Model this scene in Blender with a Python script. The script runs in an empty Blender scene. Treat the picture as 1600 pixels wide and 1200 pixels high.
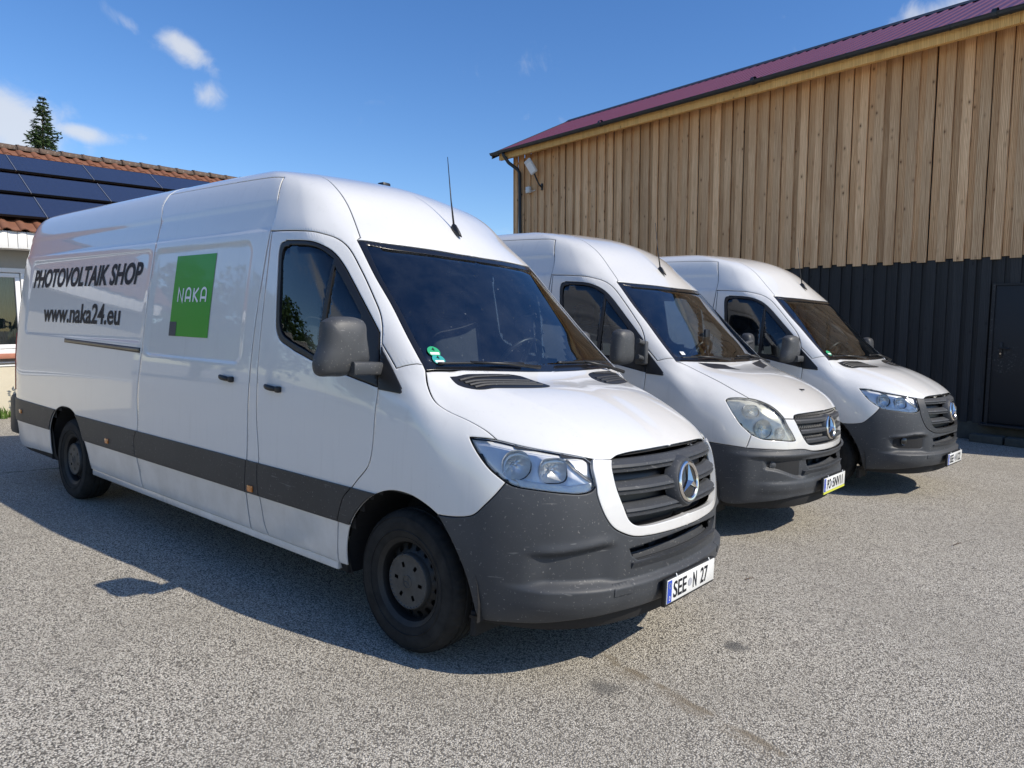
import bpy, bmesh, math, random
import numpy as np
from mathutils import Vector, Matrix
from mathutils.bvhtree import BVHTree
from mathutils.geometry import delaunay_2d_cdt

random.seed(7)
scn = bpy.context.scene
COL = scn.collection

# ------------------------------------------------------------------ camera
cam_d = bpy.data.cameras.new('camera')
cam_o = bpy.data.objects.new('camera', cam_d)
COL.objects.link(cam_o)
cam_d.sensor_width = 36.0
cam_d.lens = 1121.5 / 1600.0 * 36.0
cam_d.clip_start = 0.05
cam_d.clip_end = 2000.0
YAW, PITCH, ROLL = math.radians(129.654), math.radians(-3.792), math.radians(2.271)
_f = Vector((math.cos(PITCH) * math.cos(YAW), math.cos(PITCH) * math.sin(YAW), math.sin(PITCH)))
_r = Vector((math.sin(YAW), -math.cos(YAW), 0.0))
_u = _r.cross(_f)
_r2 = _r * math.cos(ROLL) + _u * math.sin(ROLL)
_u2 = -_r * math.sin(ROLL) + _u * math.cos(ROLL)
M = Matrix.Identity(4)
for i in range(3):
    M[i][0], M[i][1], M[i][2] = _r2[i], _u2[i], -_f[i]
M[0][3], M[1][3], M[2][3] = 2.5714, -3.2918, 1.5756
cam_o.matrix_world = M
scn.camera = cam_o

# ------------------------------------------------------------------ sun and sky
SUN = Vector((1.03, 0.24, 1.0)).normalized()          # towards the sun
SUN_EL = math.asin(SUN.z)
SUN_AZ = math.atan2(SUN.x, SUN.y)
sun_d = bpy.data.lights.new('sun', 'SUN')
sun_d.energy = 3.9
sun_d.angle = math.radians(0.53)
sun_d.color = (1.0, 0.925, 0.80)
sun_o = bpy.data.objects.new('sun', sun_d)
COL.objects.link(sun_o)
sun_o.rotation_euler = SUN.to_track_quat('Z', 'Y').to_euler()
sun_o.location = (20, 5, 30)

SKY_STRENGTH = 0.135
EXPOSURE = 0.32
wd = bpy.data.worlds.new('World')
scn.world = wd
wd.use_nodes = True
scn.view_settings.view_transform = 'Standard'
scn.view_settings.look = 'None'
scn.view_settings.exposure = EXPOSURE
scn.view_settings.gamma = 1.0
scn.view_settings.use_curve_mapping = False
try:
    scn.cycles.max_bounces = 7
    scn.cycles.transparent_max_bounces = 10
    scn.cycles.glossy_bounces = 5
    scn.cycles.sample_clamp_indirect = 6.0
    scn.cycles.caustics_reflective = False
    scn.cycles.caustics_refractive = False
except Exception:
    pass


def build_sky():
    nt = wd.node_tree
    nt.nodes.clear()
    N = nt.nodes.new
    L = nt.links.new
    out = N('ShaderNodeOutputWorld')
    bg = N('ShaderNodeBackground')
    bg.inputs['Strength'].default_value = SKY_STRENGTH
    sky = N('ShaderNodeTexSky')
    sky.sky_type = 'NISHITA'
    sky.sun_disc = False
    sky.sun_elevation = SUN_EL
    sky.sun_rotation = SUN_AZ
    sky.altitude = 100.0
    sky.air_density = 1.0
    sky.dust_density = 0.35
    sky.ozone_density = 3.0
    tc = N('ShaderNodeTexCoord')

    def vmath(op, a, b=None, sc=None):
        n = N('ShaderNodeVectorMath'); n.operation = op
        if hasattr(a, 'links'): L(a, n.inputs[0])
        else: n.inputs[0].default_value = a
        if b is not None:
            if hasattr(b, 'links'): L(b, n.inputs[1])
            else: n.inputs[1].default_value = b
        return n

    def fmath(op, a, b=None, c=None, clamp=False):
        n = N('ShaderNodeMath'); n.operation = op; n.use_clamp = clamp
        for i, v in enumerate((a, b, c)):
            if v is None: continue
            if hasattr(v, 'links'): L(v, n.inputs[i])
            else: n.inputs[i].default_value = v
        return n.outputs[0]
    d = vmath('NORMALIZE', tc.outputs['Generated']).outputs[0]
    sep = N('ShaderNodeSeparateXYZ'); L(d, sep.inputs[0])
    zc = fmath('MAXIMUM', fmath('ADD', sep.outputs[2], 0.12), 0.05)
    inv = fmath('DIVIDE', 1.0, zc)
    sc = vmath('SCALE', d); L(inv, sc.inputs['Scale'])
    plane = sc.outputs[0]
    n1 = N('ShaderNodeTexNoise'); n1.inputs['Scale'].default_value = 2.3; n1.inputs['Detail'].default_value = 9
    n1.inputs['Roughness'].default_value = 0.58; n1.inputs['Distortion'].default_value = 0.25
    L(plane, n1.inputs['Vector'])
    n2 = N('ShaderNodeTexNoise'); n2.inputs['Scale'].default_value = 20; n2.inputs['Detail'].default_value = 7
    n2.inputs['Roughness'].default_value = 0.62; n2.inputs['Distortion'].default_value = 0.6
    L(d, n2.inputs['Vector'])
    # fair-weather cumulus: sparse everywhere, plus the individual clouds of the photograph
    cov = fmath('MULTIPLY', fmath('SUBTRACT', n1.outputs[0], 0.66), 1.6)
    for (dx, dy, dz, ax, rx, ry, amp) in CLOUDS:
        c = Vector((dx, dy, dz)).normalized()
        h = Vector((0, 0, 1)).cross(c).normalized()
        v = c.cross(h)
        e1 = h * math.cos(ax) + v * math.sin(ax)
        e2 = -h * math.sin(ax) + v * math.cos(ax)
        a = vmath('DOT_PRODUCT', d, tuple(e1)).outputs['Value']
        b = vmath('DOT_PRODUCT', d, tuple(e2)).outputs['Value']
        f = vmath('DOT_PRODUCT', d, tuple(c)).outputs['Value']
        a = fmath('DIVIDE', a, rx); b = fmath('DIVIDE', b, ry)
        r2 = fmath('ADD', fmath('MULTIPLY', a, a), fmath('MULTIPLY', b, b))
        g = fmath('MULTIPLY', fmath('POWER', 2.718, fmath('MULTIPLY', r2, -1.0)), amp)
        g = fmath('MULTIPLY', g, fmath('GREATER_THAN', f, 0.0))
        cov = fmath('MAXIMUM', cov, fmath('SUBTRACT', g, 0.42))
    dens = fmath('ADD', cov, fmath('MULTIPLY', fmath('SUBTRACT', n2.outputs[0], 0.5), 1.45))
    ramp = N('ShaderNodeMapRange'); ramp.interpolation_type = 'SMOOTHSTEP'
    ramp.inputs['From Min'].default_value = 0.0; ramp.inputs['From Max'].default_value = 0.85
    ramp.inputs['To Max'].default_value = 0.80
    L(dens, ramp.inputs['Value'])
    hz = N('ShaderNodeMapRange'); hz.inputs['From Min'].default_value = 0.0; hz.inputs['From Max'].default_value = 0.08
    L(sep.outputs[2], hz.inputs['Value'])
    m = fmath('MULTIPLY', ramp.outputs[0], hz.outputs[0])
    hsv = N('ShaderNodeHueSaturation')
    hsv.inputs['Hue'].default_value = 0.508
    hsv.inputs['Saturation'].default_value = 1.25
    hsv.inputs['Value'].default_value = 0.97
    L(sky.outputs[0], hsv.inputs['Color'])
    mix = N('ShaderNodeMix'); mix.data_type = 'RGBA'
    L(m, mix.inputs['Factor']); L(hsv.outputs[0], mix.inputs['A'])
    mix.inputs['B'].default_value = (4.6, 4.75, 5.0, 1)
    L(mix.outputs['Result'], bg.inputs['Color'])
    L(bg.outputs[0], out.inputs['Surface'])


# cloud centres as directions (x, y, z), tilt, angular radii, amount
CLOUDS = [
    (-0.855, 0.4083, 0.3191, 0.50, 0.046, 0.018, 1.15),
    (-0.8551, 0.4379, 0.2744, 0.45, 0.028, 0.022, 0.98),
    (-0.9421, 0.2618, 0.2097, 0.0, 0.060, 0.050, 1.40),
    (-0.9245, 0.3159, 0.2132, 0.08, 0.050, 0.013, 1.10),
    (-0.1258, 0.9190, 0.3762, -0.22, 0.130, 0.034, 1.25),
    (-0.8735, 0.3537, 0.3344, 0.45, 0.030, 0.010, 0.62),
    (0.5500, -0.7000, 0.4200, 0.10, 0.160, 0.060, 1.30),
    (-0.6500, -0.7000, 0.2600, 0.05, 0.200, 0.060, 1.40),
]
build_sky()


# ------------------------------------------------------------------ materials
MATS = {}


class NT:
    """small helper round a material's node tree"""
    def __init__(self, name):
        self.m = bpy.data.materials.new(name)
        self.m.use_nodes = True
        self.t = self.m.node_tree
        self.t.nodes.clear()
        self.out = self.n('ShaderNodeOutputMaterial')

    def n(self, typ, **kw):
        nd = self.t.nodes.new(typ)
        for k, v in kw.items():
            if hasattr(nd, k) and k not in nd.inputs:
                setattr(nd, k, v)
            else:
                nd.inputs[k].default_value = v
        return nd

    def l(self, a, b):
        self.t.links.new(a, b)

    def math(self, op, a, b=None, clamp=False):
        nd = self.n('ShaderNodeMath'); nd.operation = op; nd.use_clamp = clamp
        for i, v in enumerate((a, b)):
            if v is None: continue
            if hasattr(v, 'links'): self.l(v, nd.inputs[i])
            else: nd.inputs[i].default_value = v
        return nd.outputs[0]

    def noise(self, vec, scale, detail=3, rough=0.55, dist=0.0):
        nd = self.n('ShaderNodeTexNoise')
        nd.inputs['Scale'].default_value = scale
        nd.inputs['Detail'].default_value = detail
        nd.inputs['Roughness'].default_value = rough
        nd.inputs['Distortion'].default_value = dist
        if vec is not None: self.l(vec, nd.inputs['Vector'])
        return nd

    def ramp(self, fac, stops):
        nd = self.n('ShaderNodeValToRGB')
        cr = nd.color_ramp
        while len(cr.elements) < len(stops): cr.elements.new(0.5)
        for e, (p, c) in zip(cr.elements, stops):
            e.position = p
            e.color = (c[0], c[1], c[2], 1) if not isinstance(c, float) else (c, c, c, 1)
        self.l(fac, nd.inputs[0])
        return nd.outputs[0]

    def mrange(self, v, a, b, c=0.0, d=1.0, smooth=False):
        nd = self.n('ShaderNodeMapRange')
        if smooth: nd.interpolation_type = 'SMOOTHSTEP'
        for k, x in zip(('From Min', 'From Max', 'To Min', 'To Max'), (a, b, c, d)):
            nd.inputs[k].default_value = x
        self.l(v, nd.inputs['Value'])
        return nd.outputs[0]

    def mix(self, fac, a, b, mode='MIX'):
        nd = self.n('ShaderNodeMix'); nd.data_type = 'RGBA'; nd.blend_type = mode
        for k, v in (('Factor', fac), ('A', a), ('B', b)):
            if hasattr(v, 'links'): self.l(v, nd.inputs[k])
            elif k == 'Factor': nd.inputs[k].default_value = v
            else: nd.inputs[k].default_value = (v[0], v[1], v[2], 1)
        return nd.outputs['Result']

    def mapping(self, vec, scale=(1, 1, 1), loc=(0, 0, 0), rot=(0, 0, 0)):
        nd = self.n('ShaderNodeMapping')
        nd.inputs['Scale'].default_value = scale
        nd.inputs['Location'].default_value = loc
        nd.inputs['Rotation'].default_value = rot
        self.l(vec, nd.inputs['Vector'])
        return nd.outputs[0]

    def bsdf(self, color=(.8, .8, .8), rough=.5, metal=0.0, coat=0.0, coat_rough=.03, spec=.5, normal=None, **kw):
        p = self.n('ShaderNodeBsdfPrincipled')
        for k, v in (('Base Color', color), ('Roughness', rough), ('Metallic', metal), ('Coat Weight', coat),
                     ('Coat Roughness', coat_rough), ('Specular IOR Level', spec)):
            if hasattr(v, 'links'): self.l(v, p.inputs[k])
            elif k == 'Base Color': p.inputs[k].default_value = (v[0], v[1], v[2], 1)
            else: p.inputs[k].default_value = v
        if normal is not None: self.l(normal, p.inputs['Normal'])
        for k, v in kw.items():
            p.inputs[k.replace('_', ' ')].default_value = v
        self.l(p.outputs[0], self.out.inputs['Surface'])
        return p

    def bump(self, h, strength=.3, dist=.01):
        b = self.n('ShaderNodeBump')
        b.inputs['Strength'].default_value = strength
        b.inputs['Distance'].default_value = dist
        self.l(h, b.inputs['Height'])
        return b.outputs[0]

    def coord(self, which='Object'):
        return self.n('ShaderNodeTexCoord').outputs[which]

    def sep(self, vec):
        s = self.n('ShaderNodeSeparateXYZ'); self.l(vec, s.inputs[0]); return s.outputs


def plain(name, color, rough=.5, metal=0.0, coat=0.0, spec=.5, vary=0.0, scale=20, bump=0.0):
    t = NT(name)
    c = color
    nrm = None
    if vary or bump:
        nz = t.noise(t.coord(), scale, 4, .6)
        if vary:
            c = t.mix(nz.outputs[0], tuple(x * (1 - vary) for x in color), tuple(min(1, x * (1 + vary)) for x in color))
        if bump:
            nrm = t.bump(nz.outputs[0], bump, .004)
    t.bsdf(c, rough, metal, coat, spec=spec, normal=nrm)
    MATS[name] = t.m
    return t.m


def build_materials():
    # white van paint with road film towards the sills and fine specks
    def paint(name, base, dirt):
        t = NT(name)
        co = t.coord()
        s = t.sep(co)
        n1 = t.noise(co, 3.0, 6, .65)
        n2 = t.noise(co, 60.0, 3, .6)
        low = t.mrange(s[2], .25, 1.0, 1.0, 0.0, True)
        film = t.math('MULTIPLY', t.math('MULTIPLY', low, t.mrange(n1.outputs[0], .32, .72)), dirt, True)
        streak = t.noise(t.mapping(co, (14, 14, .9)), 2.0, 4, .6)
        film = t.math('ADD', film, t.math('MULTIPLY', t.mrange(streak.outputs[0], .56, .8), .10 * dirt / .5), True)
        sp = t.noise(co, 130.0, 1, .5)
        spk = t.math('MULTIPLY', t.mrange(sp.outputs[0], .74, .78), t.mrange(n1.outputs[0], .45, .7))
        c = t.mix(film, base, (.34, .32, .28))
        c = t.mix(t.math('MULTIPLY', spk, .55), c, (.16, .14, .12))
        r = t.mrange(n2.outputs[0], .2, .8, .28, .40)
        cr = t.math('ADD', t.math('MULTIPLY', film, .5), .025)
        wav = t.noise(co, 1.7, 2, .5)
        t.bsdf(c, r, 0, 1.0, cr, .5, t.bump(wav.outputs[0], .05, .02))
        MATS[name] = t.m
    paint('paint_white', (.695, .688, .668), .60)
    paint('paint_white_old', (.645, .635, .61), .85)

    # grained dark bumper plastic with insect and stone marks
    def plastic(name, base, light, rough):
        t = NT(name)
        co = t.coord()
        n1 = t.noise(co, 2.5, 5, .6)
        n2 = t.noise(co, 420, 2, .5)
        n3 = t.noise(co, 90, 2, .5)
        c = t.mix(t.mrange(n1.outputs[0], .3, .75), base, light)
        fl = t.math('MULTIPLY', t.mrange(n3.outputs[0], .66, .74), .45)
        c = t.mix(fl, c, (.30, .29, .27))
        sc = t.noise(t.mapping(co, (3, 9, 40), rot=(.5, .3, .2)), 1.6, 2, .5)
        c = t.mix(t.math('MULTIPLY', t.mrange(sc.outputs[0], .70, .74), .30), c, (.26, .255, .245))
        t.bsdf(c, rough, 0, 0, spec=.45, normal=t.bump(n2.outputs[0], .12, .002))
        MATS[name] = t.m
    plastic('plastic_grey', (.034, .0365, .041), (.054, .0575, .063), .55)
    plastic('plastic_strip', (.026, .027, .029), (.040, .041, .043), .50)
    plastic('plastic_mirror', (.034, .036, .039), (.066, .068, .071), .5)
    plain('plastic_black', (.012, .012, .013), .42, vary=.2)
    plain('trim_black', (.008, .008, .009), .25, coat=.3)
    plain('shell_dark', (.010, .010, .011), .8)
    plain('cab_dark', (.075, .078, .084), .75, vary=.3, scale=9)
    plain('cab_seat', (.045, .047, .055), .9, vary=.35, scale=60)
    plain('cab_grey', (.16, .165, .17), .7, vary=.2, scale=30)
    plain('chrome', (.80, .76, .71), .16, 1.0)
    plain('cab_pale', (.42, .44, .45), .7, vary=.1, scale=20)
    plain('reflector', (.90, .90, .88), .30, .55, vary=.06, scale=30)
    plain('lamp_inner', (.86, .86, .85), .32, .30, vary=.06, scale=25)
    plain('lamp_white', (.75, .76, .76), .25, .2)
    plain('steel_wheel', (.026, .026, .026), .55, .4, vary=.5, scale=14)
    plain('hub_grey', (.060, .060, .058), .55, .2, vary=.5, scale=22)
    plain('amber', (.62, .20, .03), .25, coat=.8)
    plain('red_lens', (.35, .012, .012), .2, coat=.8)
    plain('ink_black', (.010, .011, .016), .5, spec=.25)
    plain('film_green', (.045, .32, .018), .35, spec=.35, coat=.15)
    plain('film_grey', (.05, .055, .068), .4, spec=.3)
    plain('film_white', (.80, .81, .80), .35)
    plain('sticker_green', (.02, .33, .14), .4)
    plain('sticker_teal', (.03, .32, .30), .4)
    plain('plate_white', (.78, .78, .75), .35, coat=.3, vary=.06, scale=40)
    plain('plate_blue', (.012, .06, .45), .35, coat=.3)
    plain('plate_yellow', (.60, .62, .06), .4)
    plain('rail_metal', (.22, .20, .15), .35, .8, vary=.4, scale=6)
    plain('plate_seal', (.45, .46, .50), .4, .2)
    plain('paper', (.62, .63, .64), .8)

    # tyre rubber, dusty on the shoulder
    t = NT('rubber')
    co = t.coord()
    n1 = t.noise(co, 9, 5, .6)
    c = t.mix(t.mrange(n1.outputs[0], .35, .75), (.012, .012, .012), (.034, .033, .031))
    t.bsdf(c, .82, spec=.25, normal=t.bump(t.noise(co, 160, 2).outputs[0], .2, .002))
    MATS['rubber'] = t.m

    # window glass: fresnel mix of a tinted clear pane and its mirror reflection
    def glass(name, tint, film, dcol=(.55, .58, .6), ior=1.62):
        t = NT(name)
        tr = t.n('ShaderNodeBsdfTransparent'); tr.inputs[0].default_value = (*tint, 1)
        gl = t.n('ShaderNodeBsdfGlossy'); gl.inputs['Roughness'].default_value = .012
        gl.inputs[0].default_value = (.95, .97, 1.0, 1)
        fr = t.n('ShaderNodeFresnel'); fr.inputs[0].default_value = ior
        df = t.n('ShaderNodeBsdfDiffuse'); df.inputs[0].default_value = (*dcol, 1)
        co = t.coord()
        nz = t.noise(co, 3.5, 6, .65)
        spot = t.noise(co, 46, 2, .6)
        dirt = t.math('ADD', t.math('MULTIPLY', t.mrange(nz.outputs[0], .4, .8), film), t.math('MULTIPLY', t.mrange(spot.outputs[0], .735, .76), film * 9), True)
        m1 = t.n('ShaderNodeMixShader'); t.l(dirt, m1.inputs[0]); t.l(tr.outputs[0], m1.inputs[1]); t.l(df.outputs[0], m1.inputs[2])
        m2 = t.n('ShaderNodeMixShader'); t.l(fr.outputs[0], m2.inputs[0]); t.l(m1.outputs[0], m2.inputs[1]); t.l(gl.outputs[0], m2.inputs[2])
        t.l(m2.outputs[0], t.out.inputs['Surface'])
        MATS[name] = t.m
    glass('glass_screen', (.74, .82, .84), .030, ior=1.85)
    glass('glass_side', (.48, .55, .56), .020, ior=1.7)
    glass('glass_lamp', (.96, .97, .98), .06, ior=1.42)
    glass('glass_lamp_old', (.95, .94, .86), .60, (.80, .78, .68), ior=1.42)
    glass('glass_house', (.55, .60, .58), .02)


build_materials()


# ------------------------------------------------------------------ mesh helpers
def new_mesh(name, verts, faces, mat=None, smooth=False, normals=None):
    me = bpy.data.meshes.new(name)
    me.from_pydata([tuple(map(float, v)) for v in verts], [], [tuple(map(int, f)) for f in faces])
    if mat: me.materials.append(MATS[mat] if isinstance(mat, str) else mat)
    me.update()
    if smooth or normals is not None:
        me.polygons.foreach_set('use_smooth', [True] * len(me.polygons))
    if normals is not None:
        me.normals_split_custom_set_from_vertices([tuple(map(float, n)) for n in normals])
    return me


def link(name, me, parent=None, loc=None, rot=None, mat4=None):
    o = bpy.data.objects.new(name, me)
    COL.objects.link(o)
    if parent is not None: o.parent = parent
    if mat4 is not None: o.matrix_local = mat4 if parent is not None else mat4
    if loc is not None: o.location = loc
    if rot is not None: o.rotation_euler = rot
    return o


def empty(name, label, cat, mat4=None, loc=None, group=None):
    o = bpy.data.objects.new(name, None)
    COL.objects.link(o)
    o.empty_display_size = .2
    if mat4 is not None: o.matrix_world = mat4
    if loc is not None: o.location = loc
    tag(o, label, cat, group)
    return o


def tag(o, label=None, cat=None, group=None, kind=None):
    if label: o['label'] = label
    if cat: o['category'] = cat
    if group: o['group'] = group
    if kind: o['kind'] = kind
    return o


class MB:
    """collects verts / faces of one mesh"""
    def __init__(self):
        self.v = []; self.f = []

    def add(self, vs, fs):
        k = len(self.v)
        self.v += [tuple(v) for v in vs]
        self.f += [tuple(i + k for i in f) for f in fs]
        return self

    def box(self, c, s, rot=None, bev=0.0):
        x, y, z = s[0] / 2, s[1] / 2, s[2] / 2
        if bev <= 0:
            vs = [Vector((a * x, b * y, d * z)) for a in (-1, 1) for b in (-1, 1) for d in (-1, 1)]
            fs = [(0, 1, 3, 2), (4, 6, 7, 5), (0, 4, 5, 1), (2, 3, 7, 6), (0, 2, 6, 4), (1, 5, 7, 3)]
        else:
            bm = bmesh.new()
            bmesh.ops.create_cube(bm, size=1.0)
            bmesh.ops.scale(bm, vec=s, verts=bm.verts)
            bmesh.ops.bevel(bm, geom=bm.edges[:] + bm.verts[:], offset=bev, segments=2, profile=.5, affect='EDGES')
            bm.verts.index_update()
            vs = [v.co.copy() for v in bm.verts]
            fs = [[v.index for v in f.verts] for f in bm.faces]
            bm.free()
        if rot is not None: vs = [rot @ v for v in vs]
        return self.add([v + Vector(c) for v in vs], fs)

    def tube(self, pts, r, seg=8, caps=True):
        pts = [Vector(p) for p in pts]
        rs = r if isinstance(r, (list, tuple)) else [r] * len(pts)
        k = len(self.v)
        up = Vector((0, 0, 1))
        for i, p in enumerate(pts):
            t = (pts[min(i + 1, len(pts) - 1)] - pts[max(i - 1, 0)]).normalized()
            a = up if abs(t.z) < .9 else Vector((1, 0, 0))
            e1 = t.cross(a).normalized(); e2 = t.cross(e1)
            for j in range(seg):
                w = 2 * math.pi * j / seg
                self.v.append(tuple(p + (e1 * math.cos(w) + e2 * math.sin(w)) * rs[i]))
        for i in range(len(pts) - 1):
            for j in range(seg):
                a, b = k + i * seg + j, k + i * seg + (j + 1) % seg
                self.f.append((a, b, b + seg, a + seg))
        if caps:
            self.f.append(tuple(k + j for j in range(seg))[::-1])
            self.f.append(tuple(k + (len(pts) - 1) * seg + j for j in range(seg)))
        return self

    def lathe(self, prof, seg=48, axis='y', arc=None, mod=None):
        """prof: list of (radius, along-axis)"""
        k = len(self.v); n = len(prof)
        for j in range(seg):
            w = 2 * math.pi * j / seg
            for i, (r, h) in enumerate(prof):
                rr = r + (mod(i, j) if mod else 0)
                if axis == 'y': self.v.append((rr * math.sin(w), h, rr * math.cos(w)))
                elif axis == 'x': self.v.append((h, rr * math.cos(w), rr * math.sin(w)))
                else: self.v.append((rr * math.cos(w), rr * math.sin(w), h))
        for j in range(seg):
            a, b = k + j * n, k + ((j + 1) % seg) * n
            for i in range(n - 1):
                self.f.append((a + i, a + i + 1, b + i + 1, b + i))
        return self

    def loft(self, rings, close=True, cap0=False, cap1=False):
        k = len(self.v); n = len(rings[0])
        for r in rings: self.v += [tuple(p) for p in r]
        for i in range(len(rings) - 1):
            for j in range(n if close else n - 1):
                a, b = k + i * n + j, k + i * n + (j + 1) % n
                self.f.append((a, b, b + n, a + n))
        if cap0: self.f.append(tuple(k + j for j in range(n))[::-1])
        if cap1: self.f.append(tuple(k + (len(rings) - 1) * n + j for j in range(n)))
        return self

    def xf(self, m):
        self.v = [tuple(m @ Vector(p)) for p in self.v]
        return self

    def mesh(self, name, mat, smooth=False, angle=None):
        me = new_mesh(name, self.v, self.f, mat, smooth or angle is not None)
        if angle is not None:
            bm = bmesh.new(); bm.from_mesh(me)
            bmesh.ops.recalc_face_normals(bm, faces=bm.faces)
            for e in bm.edges:
                if len(e.link_faces) == 2 and e.calc_face_angle(0) > math.radians(angle): e.smooth = False
            bm.to_mesh(me); bm.free()
        else:
            bm = bmesh.new(); bm.from_mesh(me)
            bmesh.ops.recalc_face_normals(bm, faces=bm.faces)
            bm.to_mesh(me); bm.free()
        return me

    def obj(self, name, mat, parent=None, smooth=False, angle=None, **kw):
        return link(name, self.mesh(name, mat, smooth, angle), parent, **kw)


def crv(pts, n=6):
    """Catmull-Rom through 3-D points"""
    P = np.array(pts, float)
    if len(P) < 3:
        return P
    E_ = np.vstack([2 * P[0] - P[1], P, 2 * P[-1] - P[-2]])
    out = []
    for i in range(1, len(E_) - 2):
        p0, p1, p2, p3 = E_[i - 1:i + 3]
        d1 = max(np.linalg.norm(p1 - p0), 1e-6) ** .5; d2 = max(np.linalg.norm(p2 - p1), 1e-6) ** .5; d3 = max(np.linalg.norm(p3 - p2), 1e-6) ** .5
        m1 = (p2 - p1) / d2 - (p2 - p0) / (d1 + d2) + (p1 - p0) / d1
        m2 = (p3 - p2) / d3 - (p3 - p1) / (d2 + d3) + (p2 - p1) / d2
        m1 *= d2; m2 *= d2
        for k in range(n):
            u = k / n
            out.append((2 * u ** 3 - 3 * u ** 2 + 1) * p1 + (u ** 3 - 2 * u ** 2 + u) * m1 + (-2 * u ** 3 + 3 * u ** 2) * p2 + (u ** 3 - u ** 2) * m2)
    out.append(P[-1])
    return np.array(out)


def resample(P, step, closed=True):
    P = np.asarray(P, float)
    out = []
    n = len(P)
    for i in range(n if closed else n - 1):
        a, b = P[i], P[(i + 1) % n]
        L = np.linalg.norm(b - a)
        if L < 1e-6: continue
        k = max(1, int(math.ceil(L / step)))
        for j in range(k): out.append(a + (b - a) * j / k)
    if not closed: out.append(P[-1])
    out = np.array(out)
    # merge points that sit on top of each other
    keep = [0]
    for i in range(1, len(out)):
        if np.linalg.norm(out[i] - out[keep[-1]]) > 2e-3: keep.append(i)
    if closed and np.linalg.norm(out[keep[-1]] - out[0]) < 2e-3: keep.pop()
    return out[keep]


def inside(poly, pts):
    x, y = pts[:, 0], pts[:, 1]
    r = np.zeros(len(pts), bool)
    n = len(poly)
    for i in range(n):
        x1, y1 = poly[i]; x2, y2 = poly[(i + 1) % n]
        c = (y1 > y) != (y2 > y)
        if y1 != y2:
            r ^= c & (x < (x2 - x1) * (y - y1) / (y2 - y1) + x1)
    return r


def cdt_fill(loops, extra):
    """triangulate loops (first outer, rest holes) with extra interior points"""
    pts = []; edges = []
    for lp in loops:
        k = len(pts); n = len(lp)
        pts += [Vector((float(p[0]), float(p[1]))) for p in lp]
        edges += [(k + i, k + (i + 1) % n) for i in range(n)]
    pts += [Vector((float(p[0]), float(p[1]))) for p in extra]
    vs, es, fs, ov, oe, of = delaunay_2d_cdt(pts, edges, [], 0, 1e-7)
    V = np.array([(v.x, v.y) for v in vs])
    F = np.array([f for f in fs if len(f) == 3])
    c = V[F].mean(axis=1)
    ok = inside(np.asarray(loops[0]), c)
    for h in loops[1:]: ok &= ~inside(np.asarray(h), c)
    F = F[ok]
    used = np.unique(F)
    mp = -np.ones(len(V), int); mp[used] = np.arange(len(used))
    return V[used], mp[F]


def flat_fill(loops, step=None):
    ex = []
    V, F = cdt_fill(loops, ex)
    return V, F


# ------------------------------------------------------------------ setting: ground
def g_ground(y):
    return .0175 * min(max(y - .8, 0.0), 14.0)


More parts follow.
